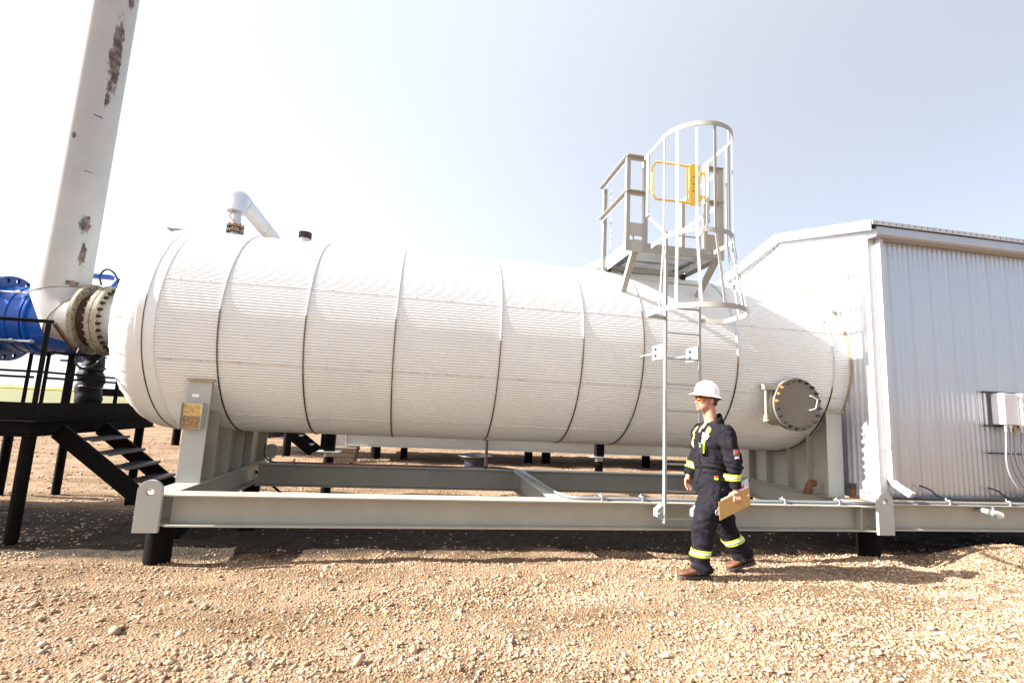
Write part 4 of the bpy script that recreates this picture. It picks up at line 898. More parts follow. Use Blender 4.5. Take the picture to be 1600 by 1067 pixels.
# roof
mb = MB(); x0 = BX - 0.10
for (ya, za, yb, zb2) in ((5.03, 4.105, 6.75, 4.515), (6.75, 4.515, 8.47, 4.105)):
    mb.prism([(x0, ya, za), (x0, yb, zb2), (x0, yb, zb2 + 0.012), (x0, ya, za + 0.012)], (5.7, 0, 0))
mb.build('roof', M['wallmetal'], bd)
mb = MB()
for x in np.arange(x0 + 0.05, 11, 0.077): mb.prism([(x, 5.025, 4.118), (x, 6.75, 4.529), (x, 6.75, 4.545), (x, 5.025, 4.134)], (0.022, 0, 0))
mb.build('roof_ribs', M['trim'], bd)
mb = MB(); mb.prism([(x0, 5.015, 4.142), (x0, 5.015, 4.150), (x0, 5.16, 4.185), (x0, 5.16, 4.177)], (5.7, 0, 0)); mb.build('ridge_guard', M['gutter'], bd)
mb = MB(); mb.box((x0, 5.0125, 4.098), (x0 + 5.7, 5.022, 4.141)); ef = mb.build('eave_flashing', M['trim'], bd)
mb = MB()
for x in np.arange(x0 + 0.06, 11, 0.0945): mb.box((x - 0.004, 5.0105, 4.112), (x + 0.004, 5.0125, 4.140))
mb.build('flashing_slots', M['bolt'], ef)
mb = MB()
for (ya, za, yb, zb2) in ((5.03, 4.06, 6.75, 4.472), (6.75, 4.472, 8.47, 4.06)):
    mb.prism([(x0 - 0.012, ya, za - 0.03), (x0 - 0.012, yb, zb2 - 0.03), (x0 - 0.012, yb, zb2 + 0.10), (x0 - 0.012, ya, za + 0.10)], (0.011, 0, 0))
    mb.prism([(x0 - 0.001, ya, za - 0.03), (x0 - 0.001, yb, zb2 - 0.03), (x0 - 0.001, yb, zb2 - 0.022), (x0 - 0.001, ya, za - 0.022)], (0.088, 0, 0))
    mb.prism([(BX - 0.022, ya + 0.15, za - 0.09), (BX - 0.022, yb, zb2 - 0.125), (BX - 0.022, yb, zb2 - 0.035), (BX - 0.022, ya + 0.15, za + 0.0)], (0.010, 0, 0))
mb.build('rake_trim', M['trim'], bd)
mb = MB(); gx = BX - 0.02
mb.prism([(gx, BY - 0.012, 3.965), (gx, 5.06, 3.965), (gx, 5.035, 3.985), (gx, 5.035, 4.085), (gx, 5.05, 4.095), (gx, 5.05, 4.085), (gx, BY - 0.012, 4.08)], (5.6, 0, 0)); mb.build('gutter', M['gutter'], bd)
mb = MB(); mb.box((BX - 0.012, BY - 0.012, 0.70), (BX - 0.0105, BY + 0.10, 4.06)); mb.box((BX - 0.012, BY - 0.0145, 0.70), (BX + 0.085, BY - 0.0125, 4.0)); mb.build('corner_trim', M['trim'], bd)
mb = MB(); dx0 = BX + 0.088; dw = 0.050
mb.box((dx0, BY - 0.090, 0.98), (dx0 + dw, BY - 0.016, 3.966))
mb.prism([(dx0, BY - 0.090, 0.98), (dx0, BY - 0.016, 0.98), (dx0 + 0.03, BY - 0.05, 0.90), (dx0 + 0.06, BY - 0.22, 0.80), (dx0 + 0.06, BY - 0.27, 0.86), (dx0 + 0.02, BY - 0.13, 0.94)], (dw, 0, 0)); mb.build('downspout', M['trim'], bd, bevel=0.003)
mb = MB(); mb.box((dx0 - 0.012, BY - 0.094, 1.33), (dx0 + 0.0, BY - 0.014, 1.40)); mb.build('downspout_strap', M['trim'], bd)

# junction box with gland plate
jb = thing('junction_box', 'white hinged electrical box mounted on the metal building wall', 'electrical box', (7.4, 5.1, 1.7))
mb = MB(); mb.box((7.13, 5.02, 1.70), (7.35, 5.17, 2.09)); mb.build('box_body', M['enclosure'], jb, bevel=0.006)
mb = MB(); mb.box((7.36, 4.98, 1.695), (7.95, 5.17, 2.095)); mb.build('box_door', M['enclosure'], jb, bevel=0.006)
mb = MB()
for z in (1.77, 1.9, 2.02): mb.tube([(7.354, 4.985, z - 0.03), (7.354, 4.985, z + 0.03)], 0.008, 8)
mb.build('hinge', M['enclosure'], jb)
mb = MB(); mb.box((7.0, 5.13, 2.095), (7.95, 5.175, 2.112)); mb.box((7.0, 5.13, 1.668), (7.95, 5.175, 1.685)); mb.box((7.01, 5.13, 1.33), (7.95, 5.172, 1.345)); mb.build('strut', M['bolt'], jb)
mb = MB(); mb.box((7.52, 4.972, 2.04), (7.60, 4.979, 2.07)); mb.build('latch', M['skid'], jb)
gx_ = [7.20, 7.27, 7.335, 7.44, 7.53, 7.62, 7.70]
for i, x in enumerate(gx_):
    mb = MB(); mb.tube([(x, 5.08, 1.70), (x, 5.08, 1.665)], 0.024, 6); mb.tube([(x, 5.08, 1.665), (x, 5.08, 1.61)], 0.017 if i != 2 else 0.027, 12); mb.build('cable_gland', M['brass_dark'] if i == 2 else M['galv'], jb)
clabs = ['leftmost grey cable curving down from the electrical box', 'second grey cable from the left below the electrical box', 'thick fitting cable dropping straight then right below the electrical box', 'middle cable bending right below the electrical box', 'cable right of middle sweeping off below the electrical box', 'second last cable at right below the electrical box', 'rightmost cable at the frame edge below the electrical box']
for i, x in enumerate(gx_):
    k = i*0.03
    pts = [(x, 5.08, 1.62), (x - 0.03, 5.07, 1.45), (x - 0.06 + k*0.3, 5.06, 1.25), (x - 0.02 + k, 5.05, 1.05), (x + 0.16 + k, 5.04, 0.86 - 0.01*i), (x + 0.6, 5.05, 0.74 + 0.006*i)]
    mb = MB(); mb.tube(sp(pts), 0.0105, 10); o = mb.build('power_cable', M['conduit'], smooth=60); tag(o, clabs[i], 'cable', 'cables hanging below the electrical box')

# cable runs along the skid
def cable(pts, r_, m, lab, name='cable_run', grp='cables clipped along the skid beams'):
    mb_ = MB(); mb_.tube(sp(pts, 6), r_, 10); o = mb_.build(name, m, smooth=60); return tag(o, lab, 'cable', grp)
def wob(pts, a=0.004): return [(x + rnd.uniform(-a, a), y + rnd.uniform(-a, a), z + rnd.uniform(-a, a)*0.4) for x, y, z in pts]
zt = Z1 + 0.016
front = lambda dy, dz: [(1.42, 7.38, zt + dz), (1.44, 6.7, zt + dz), (1.47, 6.0, zt + dz), (1.50, 5.45, zt + dz), (1.60, 5.15 + dy, zt + dz)] + [(x, 5.10 + dy, zt + dz) for x in np.arange(1.9, 7.2, 0.35)]
cable(wob(front(0.0, 0.002)), 0.0115, M['conduit'], 'front grey armoured cable bending from the cross beam along the front beam')
cable(wob(front(0.032, 0.006)), 0.0115, M['conduit'], 'grey armoured cable second from front along the front beam')
cable(wob(front(0.066, 0.0)), 0.010, M['cable_black'], 'black cable lying behind the grey cables on the front beam')
cable(wob([(-2.18, 7.58, 0.95), (-2.17, 7.55, 0.80), (-2.05, 7.5, zt + 0.005)] + [(x, 7.5, zt + 0.003) for x in np.arange(-1.8, 1.35, 0.4)] + [(1.40, 7.42, zt)]), 0.011, M['cable_black'], 'black cable rising beside the left saddle then along the rear beam')
cable(wob([(-1.9, 7.47, zt)] + [(x, 7.465, zt) for x in np.arange(-1.5, 0.9, 0.4)] + [(0.95, 7.47, zt + 0.02), (0.97, 7.47, 0.82), (0.97, 7.48, 1.15)]), 0.009, M['cable_red'], 'red cable along the rear beam turning up at the pale upright')
t = [(5.45, 5.09, 0.78), (5.9, 5.09, 0.775), (6.6, 5.09, 0.775), (7.2, 5.09, 0.78), (8.2, 5.09, 0.78)]
cable(wob(t), 0.017, M['cable_black'], 'thick black cable along the foot of the metal building wall')
cable(wob([(5.37, 5.055, 0.738), (5.9, 5.055, 0.738), (6.6, 5.055, 0.738), (7.4, 5.055, 0.738), (8.2, 5.055, 0.738)], 0.002), 0.013, M['conduit'], 'shiny conduit on the beam below the metal building wall', 'conduit')
cable([(5.93, 5.14, 0.92), (6.02, 5.10, 0.885), (6.15, 5.09, 0.80), (6.3, 5.09, 0.795)], 0.010, M['cable_black'], 'short black cable tail entering the wall low down, nearer the downspout', 'cable_tail', 'short black cable tails on the wall')
cable([(6.93, 5.14, 0.915), (7.02, 5.10, 0.885), (7.15, 5.09, 0.81), (7.35, 5.09, 0.80)], 0.010, M['cable_black'], 'short black cable tail entering the wall low down, under the electrical box', 'cable_tail', 'short black cable tails on the wall')
clips = [(1.9, 5.11, 'first clip right of the cross beam'), (2.35, 5.11, 'clip just left of the ladder'), (4.05, 5.11, 'clip below the round manway'), (4.75, 5.11, 'clip left of the right lifting lug'), (6.22, 5.075, 'clip below the left black cable tail'), (7.1, 5.075, 'clip below the electrical box'), (-1.75, 7.48, 'clip on the rear beam nearest the left saddle'), (-0.2, 7.48, 'clip in the middle of the rear beam left half')]
for x, y, lab in clips:
    mb = MB(); z = Z1 if y < 5.09 or y > 7 else Z1; z = 0.72 if x > 5.4 else Z1
    mb.box((x - 0.012, y - 0.06, z + 0.001), (x + 0.012, y + 0.08, z + 0.006)); mb.box((x - 0.010, y - 0.055, z + 0.006), (x + 0.010, y - 0.045, z + 0.055)); mb.box((x - 0.014, y - 0.05, z + 0.045), (x + 0.014, y + 0.03, z + 0.055)); mb.bolt((x, y, z + 0.055), (0, 0, 1), 0.009, 0.02)
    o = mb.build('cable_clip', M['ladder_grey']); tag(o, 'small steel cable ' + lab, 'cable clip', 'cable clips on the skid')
mb = MB(); mb.tube([(-2.16, 7.80, 0.83), (-2.16, 7.815, 0.83)], 0.10, 32); mb.tube([(-2.16, 7.815, 0.60), (-2.16, 7.815, 0.76)], 0.02, 10); o = mb.build('round_plate', M['skid_light'], smooth=40); tag(o, 'small round blank plate beyond the left saddle', 'plate')

# ------------------------------------------------------------------ things far behind, seen under the tank
fs = thing('far_skid', 'long pale grey beam skid standing further back, seen under the tank', 'skid', (3, 14, 0))
mb = MB(); ibeam_x(mb, -2.05, 14, 14.0, 14.25, 0.41, 0.82, 0.02); mb.build('side_beam', M['skid_light'], fs, bevel=0.003)
mb = MB(); mb.box((-2.30, 13.98, 0.40), (-2.05, 14.05, 0.83)); mb.build('end_plate', M['skid_light'], fs)
mb = MB(); mb.box((-2.0, 14.26, 0.70), (14, 17.5, 0.80)); mb.build('shade_plate', M['skid'], fs)  # unseen plate added to shade the ground below the far skid
mb = MB(); mb.box((3.9, 13.9, 0.76), (6.9, 13.93, 0.86)); mb.build('pipe_cover', M['trim'], fs)
mb = MB(); mb.tube([(1.75, 13.97, 0.80), (1.75, 13.97, 0.72), (2.1, 13.97, 0.72), (2.1, 13.97, 0.80)], 0.012, 6); mb.build('grab_bar', M['galv'], fs)
for i, (x, w) in enumerate(((-1.3, 0.28), (3.2, 0.25), (3.75, 0.27), (7.0, 0.26), (-0.5, 0.2))):
    labs = ['black pile under the left end of the distant skid', 'black pile under the middle of the distant skid, left of a pair', 'black pile under the middle of the distant skid, right of a pair', 'black pile under the distant skid right of the walking worker', 'thin black pile second from the left under the distant skid']
    mb = MB(); mb.tube([(x, 14.9, -0.1), (x, 14.9, 0.69)], w/2, 20); o = mb.build('steel_pile', M['black_rough'], smooth=40); tag(o, labs[i], 'pile', 'piles under the distant skid')
mb = MB()
for k in range(3):
    for j in range(3): mb.box((-2.45 + 0.02*k, 13.75 + j*0.3, 0.0 + k*0.13), (-1.75 + 0.02*k, 13.97 + j*0.3, 0.12 + k*0.13))
o = mb.build('timber_cribbing', M['timber'], bevel=0.008); tag(o, 'stacked weathered timber blocks under the left end of the distant skid', 'timber blocks')
t = thing('plastic_tub', 'dark blue plastic tub on the ground beside the distant skid', 'tub', (1.42, 13.4, 0))
mb = MB(); mb.lathe([(0.0, 0), (0.0, 0.27), (0.26, 0.29), (0.26, 0.28), (0.02, 0.25), (0.02, 0)], (1.42, 13.4, 0.02), 'Z', 28); mb.build('bowl', M['tub_blue'], t, smooth=40)
mb = MB(); mb.lathe([(0.20, 0.34), (0.29, 0.46), (0.31, 0.45), (0.22, 0.32)], (1.42, 13.4, 0.02), 'Z', 28); mb.build('rim', M['rubber'], t, smooth=40)
# far stair and its platform legs
t = thing('far_stair', 'small black stair far behind, seen under the left part of the tank', 'stairs', (-4, 15.8, 0))
for y in (15.5, 16.3):
    mb = MB(); mb.bar((-5.0, y, 1.45), (-3.15, y, 0.05), 0.03, 0.26); mb.build('stringer', M['black'], t)
for k in range(5):
    c = Vector((-5.0, 0, 1.45)).lerp(Vector((-3.15, 0, 0.05)), 0.15 + k*0.18); mb = MB(); mb.box((c.x - 0.12, 15.52, c.z), (c.x + 0.14, 16.28, c.z + 0.03)); mb.build('tread', M['galv'], t)
t = thing('far_platform', 'black platform on thin legs far behind the left saddle', 'platform', (-5.5, 16, 0))
mb = MB(); mb.box((-9, 15.2, 1.42), (-4.9, 18.0, 1.62)); mb.build('deck', M['black'], t)
for x, y in ((-5.35, 17.9), (-3.75, 15.0), (-3.05, 16.6), (-7.5, 17.0)):
    mb = MB(); mb.tube([(x, y, -0.1), (x, y, 1.7)], 0.11, 14); mb.build('leg', M['black'], t, smooth=40)
mb = MB(); mb.box((-4.9, 15.0, 1.45), (-2.9, 16.7, 1.6)); mb.build('landing', M['black'], t)
mb = MB(); mb.tube([(-2.62, 15.6, 0), (-2.62, 15.6, 1.7)], 0.03, 8); o = mb.build('thin_pole', M['black']); tag(o, 'thin black pole right of the distant stair', 'pole')
t = thing('hose_coil', 'black hose coil lying on the gravel far behind the left saddle', 'hose', (-6.0, 21.5, 0))
for k in range(4):
    mb = MB(); mb.tube([(-6.0 + (0.42 + 0.02*k)*math.cos(a), 21.5 + (0.42 + 0.02*k)*math.sin(a), 0.06 + 0.06*k) for a in np.linspace(0, 2*PI, 25)], 0.035, 6, cap=False); mb.build('coil_turn', M['rubber'], t)
# distant bushes on the horizon at left
mbush = mat('distant_shrub_leaves', (0.06, 0.08, 0.03), 0.9, 0, 0.4, 0.5)
blabs = ['tiny dark bush on the horizon at the far left', 'small dark bush on the horizon left of the railing post', 'dark bush on the horizon between the railing posts', 'low bush on the horizon right of the corner railing post', 'tiny bush on the horizon beside the wrapped pipe']
for i, (dx, w, h_) in enumerate(((-0.735, 5, 2.4), (-0.70, 8, 2.6), (-0.655, 6, 2.2), (-0.615, 9, 2.4), (-0.56, 7, 2.2))):
    Yd = 560.0; cx = Yd*dx*1.02; mb = MB()
    for k in range(140):
        a, rr = rnd.uniform(0, 2*PI), rnd.random()**0.5; p = Vector((cx + w*rr*math.cos(a), Yd + 3*rr*math.sin(a), 0.5 + h_*rnd.random()*(1.15 - rr))); s_ = rnd.uniform(0.3, 0.7)
        d1 = Vector((rnd.uniform(-1, 1), rnd.uniform(-1, 1), rnd.uniform(-1, 1))).normalized()*s_; d2 = Vector((rnd.uniform(-1, 1), rnd.uniform(-1, 1), rnd.uniform(-1, 1))).normalized()*s_
        mb.add([p, p + d1, p + d2], [(0, 1, 2)])
    mb.tube([(cx, Yd, 0.3), (cx, Yd, 0.5 + h_*0.5)], 0.2, 6); o = mb.build('bush', mbush); tag(o, blabs[i], 'bush', 'bushes on the horizon')
#PERSON
# ------------------------------------------------------------------ the walking worker
def evaluated(objs_mesh, name, voxel, material, smooth_it=2, disp=None):
    """union of overlapping shapes -> one continuous surface"""
    o = bpy.data.objects.new('shaping', objs_mesh); COL.objects.link(o)
    rm = o.modifiers.new('r', 'REMESH'); rm.mode = 'VOXEL'; rm.voxel_size = voxel; rm.use_smooth_shade = True
    sm = o.modifiers.new('s', 'SMOOTH'); sm.factor = 0.5; sm.iterations = smooth_it
    dg = bpy.context.evaluated_depsgraph_get(); me = bpy.data.meshes.new_from_object(o.evaluated_get(dg)); me.name = name
    bpy.data.objects.remove(o)
    if disp:
        me.calc_loop_triangles(); nn = [v.normal.copy() for v in me.vertices]
        for v, n_ in zip(me.vertices, nn): v.co += n_ * disp(v.co, n_)
    me.materials.clear(); me.materials.append(material); me.polygons.foreach_set('use_smooth', [True]*len(me.polygons)); me.update()
    return me
def raw(mb_):
    me = bpy.data.meshes.new('raw'); me.from_pydata([tuple(p) for p in mb_.v], [], mb_.f)
    bm = bmesh.new(); bm.from_mesh(me); bmesh.ops.recalc_face_normals(bm, faces=bm.faces); bm.to_mesh(me); bm.free(); return me
def blob(mb_, c, r_, n=14, rot=None):
    c = Vector(c); V = []; F = []
    for i in range(n+1):
        th = PI*i/n
        for j in range(2*n):
            a = 2*PI*j/(2*n); p = Vector((r_[0]*math.sin(th)*math.cos(a), r_[1]*math.sin(th)*math.sin(a), r_[2]*math.cos(th)))
            if rot is not None: p = rot @ p
            V.append(c + p)
    for i in range(n):
        for j in range(2*n): a, b = i*2*n + j, i*2*n + (j+1) % (2*n); F.append((a, b, b+2*n, a+2*n))
    mb_.add(V, F)
def limb(mb_, pts, rs, n=20, k=5):
    P_ = sp(pts, k); R_ = []
    for i in range(len(P_)):
        t_ = i/k; a = int(min(t_, len(rs)-2)); f = t_ - a; R_.append(rs[a]*(1-f) + rs[a+1]*f)
    V = []; F = []; u = None
    for i, p in enumerate(P_):
        d = (P_[min(i+1, len(P_)-1)] - P_[max(i-1, 0)]).normalized()
        if u is None: u = d.cross(Vector((1, 0, 0.3))).normalized()
        u = (u - d*u.dot(d)).normalized(); w = d.cross(u)
        for j in range(n): a = 2*PI*j/n; V.append(p + (u*math.cos(a) + w*math.sin(a))*R_[i])
    m_ = len(P_)
    for i in range(m_-1):
        for j in range(n): F.append((i*n+j, i*n+(j+1) % n, (i+1)*n+(j+1) % n, (i+1)*n+j))
    F.append(tuple(range(n))); F.append(tuple((m_-1)*n + j for j in range(n))); mb_.add(V, F)
def ell_loft(mb_, secs, n=36):
    """secs: (cx, cy, cz, a(X), b(Y), exponent)"""
    V = []; F = []
    for (cx, cy, cz, a, b, *e) in secs:
        ex = e[0] if e else 2.2
        for j in range(n):
            t_ = 2*PI*j/n; c, s_ = math.cos(t_), math.sin(t_)
            V.append((cx + a*math.copysign(abs(c)**(2/ex), c), cy + b*math.copysign(abs(s_)**(2/ex), s_), cz))
    m_ = len(secs)
    for i in range(m_-1):
        for j in range(n): F.append((i*n+j, i*n+(j+1) % n, (i+1)*n+(j+1) % n, (i+1)*n+j))
    F.append(tuple(range(n))); F.append(tuple((m_-1)*n + j for j in range(n))); mb_.add(V, F)

PX, PY, GZ = 2.80, 4.50, 0.125
worker = thing('person', 'worker in navy coveralls and white hard hat walking left past the ladder, carrying a clipboard', 'person', (PX, PY, GZ))
m_skin = mat('skin', (0.40, 0.215, 0.145), 0.5, 0, 0.10, 14, bump=0.0006, bscale=160)
m_skin.node_tree.nodes['Principled BSDF'].inputs['Subsurface Weight'].default_value = 0.05
m_cloth = mat('navy_coverall_cloth', (0.011, 0.010, 0.014), 0.9, 0, 0.28, 5, bump=0.0012, bscale=240, spec=0.15, col2=(0.022, 0.018, 0.016), c2t=0.58)
m_silver = mat('silver_reflective_tape', (0.66, 0.66, 0.64), 0.35, 0.35, 0.08, 40)
m_lime = mat('lime_yellow_tape', (0.52, 0.70, 0.02), 0.6, 0, 0.05, 20)
m_hat = mat('white_hard_hat_plastic', (0.82, 0.82, 0.82), 0.25, 0, 0.02, 5)
m_boot = mat('brown_boot_leather', (0.12, 0.050, 0.024), 0.6, 0, 0.35, 14, bump=0.002, bscale=60)
m_sole = mat('dark_boot_sole', (0.05, 0.04, 0.035), 0.8, 0, 0.2, 10)
m_hair = mat('short_dark_hair', (0.06, 0.035, 0.02), 0.8, 0, 0.3, 60, bump=0.002, bscale=200)
m_lens = mat('amber_mirror_lens', (0.75, 0.17, 0.03), 0.12, 0.75, 0.2, 12)

# body: head with face, neck, chest, arms, hands (one surface)
b = MB(); HX, HY = 2.742, 4.50
blob(b, (HX + 0.018, HY, 1.825), (0.098, 0.076, 0.098)); blob(b, (HX - 0.022, HY, 1.765), (0.070, 0.062, 0.085)); blob(b, (HX + 0.045, HY, 1.785), (0.065, 0.066, 0.07))
ell_loft(b, [(HX - 0.010, HY, 1.672, 0.030, 0.020), (HX - 0.022, HY, 1.680, 0.052, 0.034), (HX - 0.018, HY, 1.705, 0.064, 0.052), (HX - 0.004, HY, 1.745, 0.080, 0.063), (HX, HY, 1.80, 0.088, 0.070)])
blob(b, (HX - 0.078, HY, 1.688), (0.016, 0.020, 0.016))                      # chin
b.prism([(HX - 0.070, HY - 0.004, 1.800), (HX - 0.090, HY - 0.004, 1.795), (HX - 0.117, HY - 0.006, 1.752), (HX - 0.112, HY - 0.008, 1.742), (HX - 0.075, HY - 0.010, 1.738)], (0, 0.010, 0))
blob(b, (HX - 0.106, HY, 1.750), (0.014, 0.011, 0.011)); blob(b, (HX - 0.092, HY - 0.012, 1.746), (0.011, 0.009, 0.009)); blob(b, (HX - 0.092, HY + 0.012, 1.746), (0.011, 0.009, 0.009))
blob(b, (HX - 0.090, HY, 1.723), (0.012, 0.024, 0.0060)); blob(b, (HX - 0.087, HY, 1.711), (0.011, 0.021, 0.0065))   # lips
blob(b, (HX - 0.082, HY - 0.026, 1.806), (0.014, 0.020, 0.008)); blob(b, (HX - 0.082, HY + 0.026, 1.806), (0.014, 0.020, 0.008))  # brow
for s_ in (-1, 1):
    blob(b, (HX - 0.060, HY + s_*0.040, 1.762), (0.022, 0.018, 0.020))       # cheek
    blob(b, (HX + 0.020, HY + s_*0.080, 1.770), (0.018, 0.009, 0.031), 12); blob(b, (HX + 0.012, HY + s_*0.080, 1.748), (0.010, 0.008, 0.012), 10)
limb(b, [(HX + 0.030, HY, 1.74), (HX + 0.040, HY, 1.66), (HX + 0.055, HY, 1.58), (HX + 0.065, HY, 1.52)], [0.060, 0.058, 0.062, 0.08])
ell_loft(b, [(2.82, 4.5, 0.95, 0.10, 0.15), (2.81, 4.5, 1.10, 0.09, 0.14), (2.80, 4.5, 1.36, 0.10, 0.16), (2.81, 4.5, 1.50, 0.085, 0.15), (2.81, 4.5, 1.56, 0.05, 0.07)])
LS, LE, LW = (2.825, 4.315, 1.475), (2.865, 4.250, 1.205), (2.895, 4.262, 0.975)
RS, RE, RW = (2.80, 4.685, 1.475), (2.80, 4.760, 1.235), (2.705, 4.755, 1.03)
limb(b, [LS, LE, LW], [0.045, 0.040, 0.027]); limb(b, [RS, RE, RW], [0.045, 0.040, 0.027])
# left hand, fingers closed over the clipboard edge
lw = Vector(LW)
limb(b, [lw, lw + Vector((0.003, 0, -0.03)), lw + Vector((0.0, -0.006, -0.055))], [0.027, 0.027, 0.03], 14)
for j in range(5): blob(b, lw + Vector((-0.028 + 0.014*j, -0.006, -0.058)), (0.012, 0.015, 0.030), 8)
fl_ = [0.052, 0.060, 0.057, 0.046]
for j in range(4):
    base = lw + Vector((-0.030 + 0.0195*j, -0.012, -0.078)); L_ = fl_[j]
    limb(b, [base, base + Vector((-0.002, -0.016, -L_*0.42)), base + Vector((-0.003, -0.010, -L_*0.80)), base + Vector((-0.003, 0.001, -L_*1.02))], [0.0095, 0.0092, 0.0085, 0.0068], 10, 4)
tb = lw + Vector((-0.030, 0.010, -0.045)); limb(b, [tb, tb + Vector((-0.014, 0.016, -0.026)), tb + Vector((-0.012, 0.022, -0.055))], [0.012, 0.011, 0.008], 10, 4)
# right hand hanging, slightly curled
rw = Vector(RW)
limb(b, [rw, rw + Vector((-0.008, 0, -0.035)), rw + Vector((-0.012, 0, -0.06))], [0.026, 0.027, 0.028], 14)
for j in range(5): blob(b, rw + Vector((-0.012 - 0.026 + 0.013*j, 0, -0.062)), (0.011, 0.013, 0.030), 8)
for j, L_ in enumerate((0.070, 0.078, 0.072, 0.058)):
    base = rw + Vector((-0.040 + 0.0185*j, 0.0, -0.085)); limb(b, [base, base + Vector((0.0, -0.010, -L_*0.45)), base + Vector((0.010, -0.022, -L_*0.85)), base + Vector((0.016, -0.034, -L_*0.98))], [0.0092, 0.0088, 0.008, 0.0065], 10, 4)
tb = rw + Vector((-0.032, -0.010, -0.045)); limb(b, [tb, tb + Vector((-0.018, -0.014, -0.03)), tb + Vector((-0.014, -0.022, -0.062))], [0.011, 0.010, 0.0075], 10, 4)
# legs under the cloth
LH, LK, LA = (2.775, 4.405, 0.90), (2.655, 4.40, 0.60), (2.625, 4.42, 0.24)
RH, RK, RA = (2.835, 4.595, 0.90), (3.005, 4.60, 0.57), (3.225, 4.62, 0.27)
limb(b, [LH, LK, LA], [0.07, 0.05, 0.035]); limb(b, [RH, RK, RA], [0.07, 0.05, 0.035])
me = evaluated(raw(b), 'body', 0.0042, m_skin, 3)
body = bpy.data.objects.new('body', me); COL.objects.link(body); body.parent = worker; body.matrix_parent_inverse = worker.matrix_basis.inverted()
def kid(o, par):
    o.parent = par; o.matrix_parent_inverse = worker.matrix_basis.inverted() if par is worker else Matrix.Identity(4)
    return o

# coverall
c = MB()
ell_loft(c, [(2.83, 4.5, 0.83, 0.10, 0.15), (2.825, 4.5, 0.875, 0.150, 0.185, 2.3), (2.82, 4.5, 0.95, 0.162, 0.192, 2.4), (2.81, 4.5, 1.03, 0.150, 0.185, 2.3), (2.803, 4.5, 1.10, 0.140, 0.180, 2.3), (2.80, 4.5, 1.18, 0.146, 0.190, 2.3),
             (2.797, 4.5, 1.28, 0.150, 0.200, 2.3), (2.80, 4.5, 1.38, 0.150, 0.212, 2.3), (2.808, 4.5, 1.455, 0.132, 0.215, 2.3), (2.815, 4.5, 1.51, 0.108, 0.185, 2.1), (2.815, 4.5, 1.545, 0.085, 0.13, 2.0), (2.812, 4.5, 1.575, 0.070, 0.085, 2.0)])
limb(c, [(2.82, 4.34, 1.485), (2.83, 4.285, 1.42), LE, (2.882, 4.256, 1.07), LW], [0.075, 0.083, 0.070, 0.060, 0.048])
limb(c, [(2.80, 4.66, 1.485), (2.80, 4.715, 1.42), RE, (2.755, 4.76, 1.11), RW], [0.075, 0.083, 0.068, 0.058, 0.048])
limb(c, [(2.80, 4.42, 0.93), (2.735, 4.405, 0.80), LK, (2.640, 4.41, 0.42), (2.632, 4.42, 0.30), (2.640, 4.42, 0.185)], [0.125, 0.122, 0.100, 0.086, 0.090, 0.094], 24)
limb(c, [(2.84, 4.58, 0.93), (2.90, 4.595, 0.78), RK, (3.105, 4.61, 0.42), (3.175, 4.62, 0.32), (3.225, 4.62, 0.265)], [0.125, 0.118, 0.098, 0.088, 0.092, 0.088], 24)
blob(c, (2.84, 4.5, 0.86), (0.12, 0.14, 0.08))
def folds(p, n_):
    d = 0.0
    if p.z < 0.5: d += 0.010*math.sin(p.z*62 + 3.0*pnoise(p*6)) * (0.5 - p.z)*2.4
    q = Vector((p.x*5, p.y*5, p.z*9)); d += 0.020*pnoise(q) + 0.020*abs(pnoise(Vector((p.x*14 + p.z*8, p.y*14, p.z*16))))
    w = math.exp(-((p.z - 1.13)/0.06)**2); d += 0.007*w*math.sin(p.z*140 + 5*pnoise(p*5))
    for e_, r_ in ((Vector(LE), 0.16), (Vector(RE), 0.16), (Vector(LK), 0.17), (Vector(RK), 0.17)):
        dd = (p - e_).length
        if dd < r_: d += 0.007*(1 - dd/r_)*math.sin(p.z*85 + p.x*40 + 4*pnoise(p*7))
    return d
me = evaluated(raw(c), 'coverall', 0.0075, m_cloth, 3, folds)
cov = bpy.data.objects.new('coverall', me); COL.objects.link(cov); kid(cov, worker)
bvh = BVHTree.FromPolygons([v.co.copy() for v in me.vertices], [tuple(p.vertices) for p in me.polygons])
def on_cloth(p, d, off=0.004):
    h, n_, i_, t_ = bvh.ray_cast(Vector(p), Vector(d).normalized())
    return (h + n_*off) if h else None
def sub(mb_, name, m, par, **kw):
    o = mb_.build(name, m, None, **kw); o.parent = par
    o.matrix_parent_inverse = worker.matrix_basis.inverted() if par is worker else Matrix.Identity(4)
    return o
def patch_strip(line, width, side, depth_dir, m, name, par, off=0.004, thick=None):
    """ribbon snapped to the cloth: line = list of start points outside, side = width direction"""
    side = Vector(side).normalized(); V = []; W = 4; keep = []
    for p in line:
        row = []
        for j in range(W+1):
            q = on_cloth(Vector(p) + side*(width*(j/W - 0.5)), depth_dir, off); row.append(q)
        if all(r_ is not None for r_ in row): keep.append(row)
    mb_ = MB(); n = len(keep); flat = [q for row in keep for q in row]
    F = [(i*(W+1)+j, i*(W+1)+j+1, (i+1)*(W+1)+j+1, (i+1)*(W+1)+j) for i in range(n-1) for j in range(W)]
    mb_.add(flat, F); o = sub(mb_, name, m, par, smooth=60)
    so_ = o.modifiers.new('t', 'SOLIDIFY'); so_.thickness = thick or 0.003; so_.offset = 0; return o
def lerp_pts(a, b_, n=14): a, b_ = Vector(a), Vector(b_); return [a.lerp(b_, k/(n-1)) for k in range(n)]
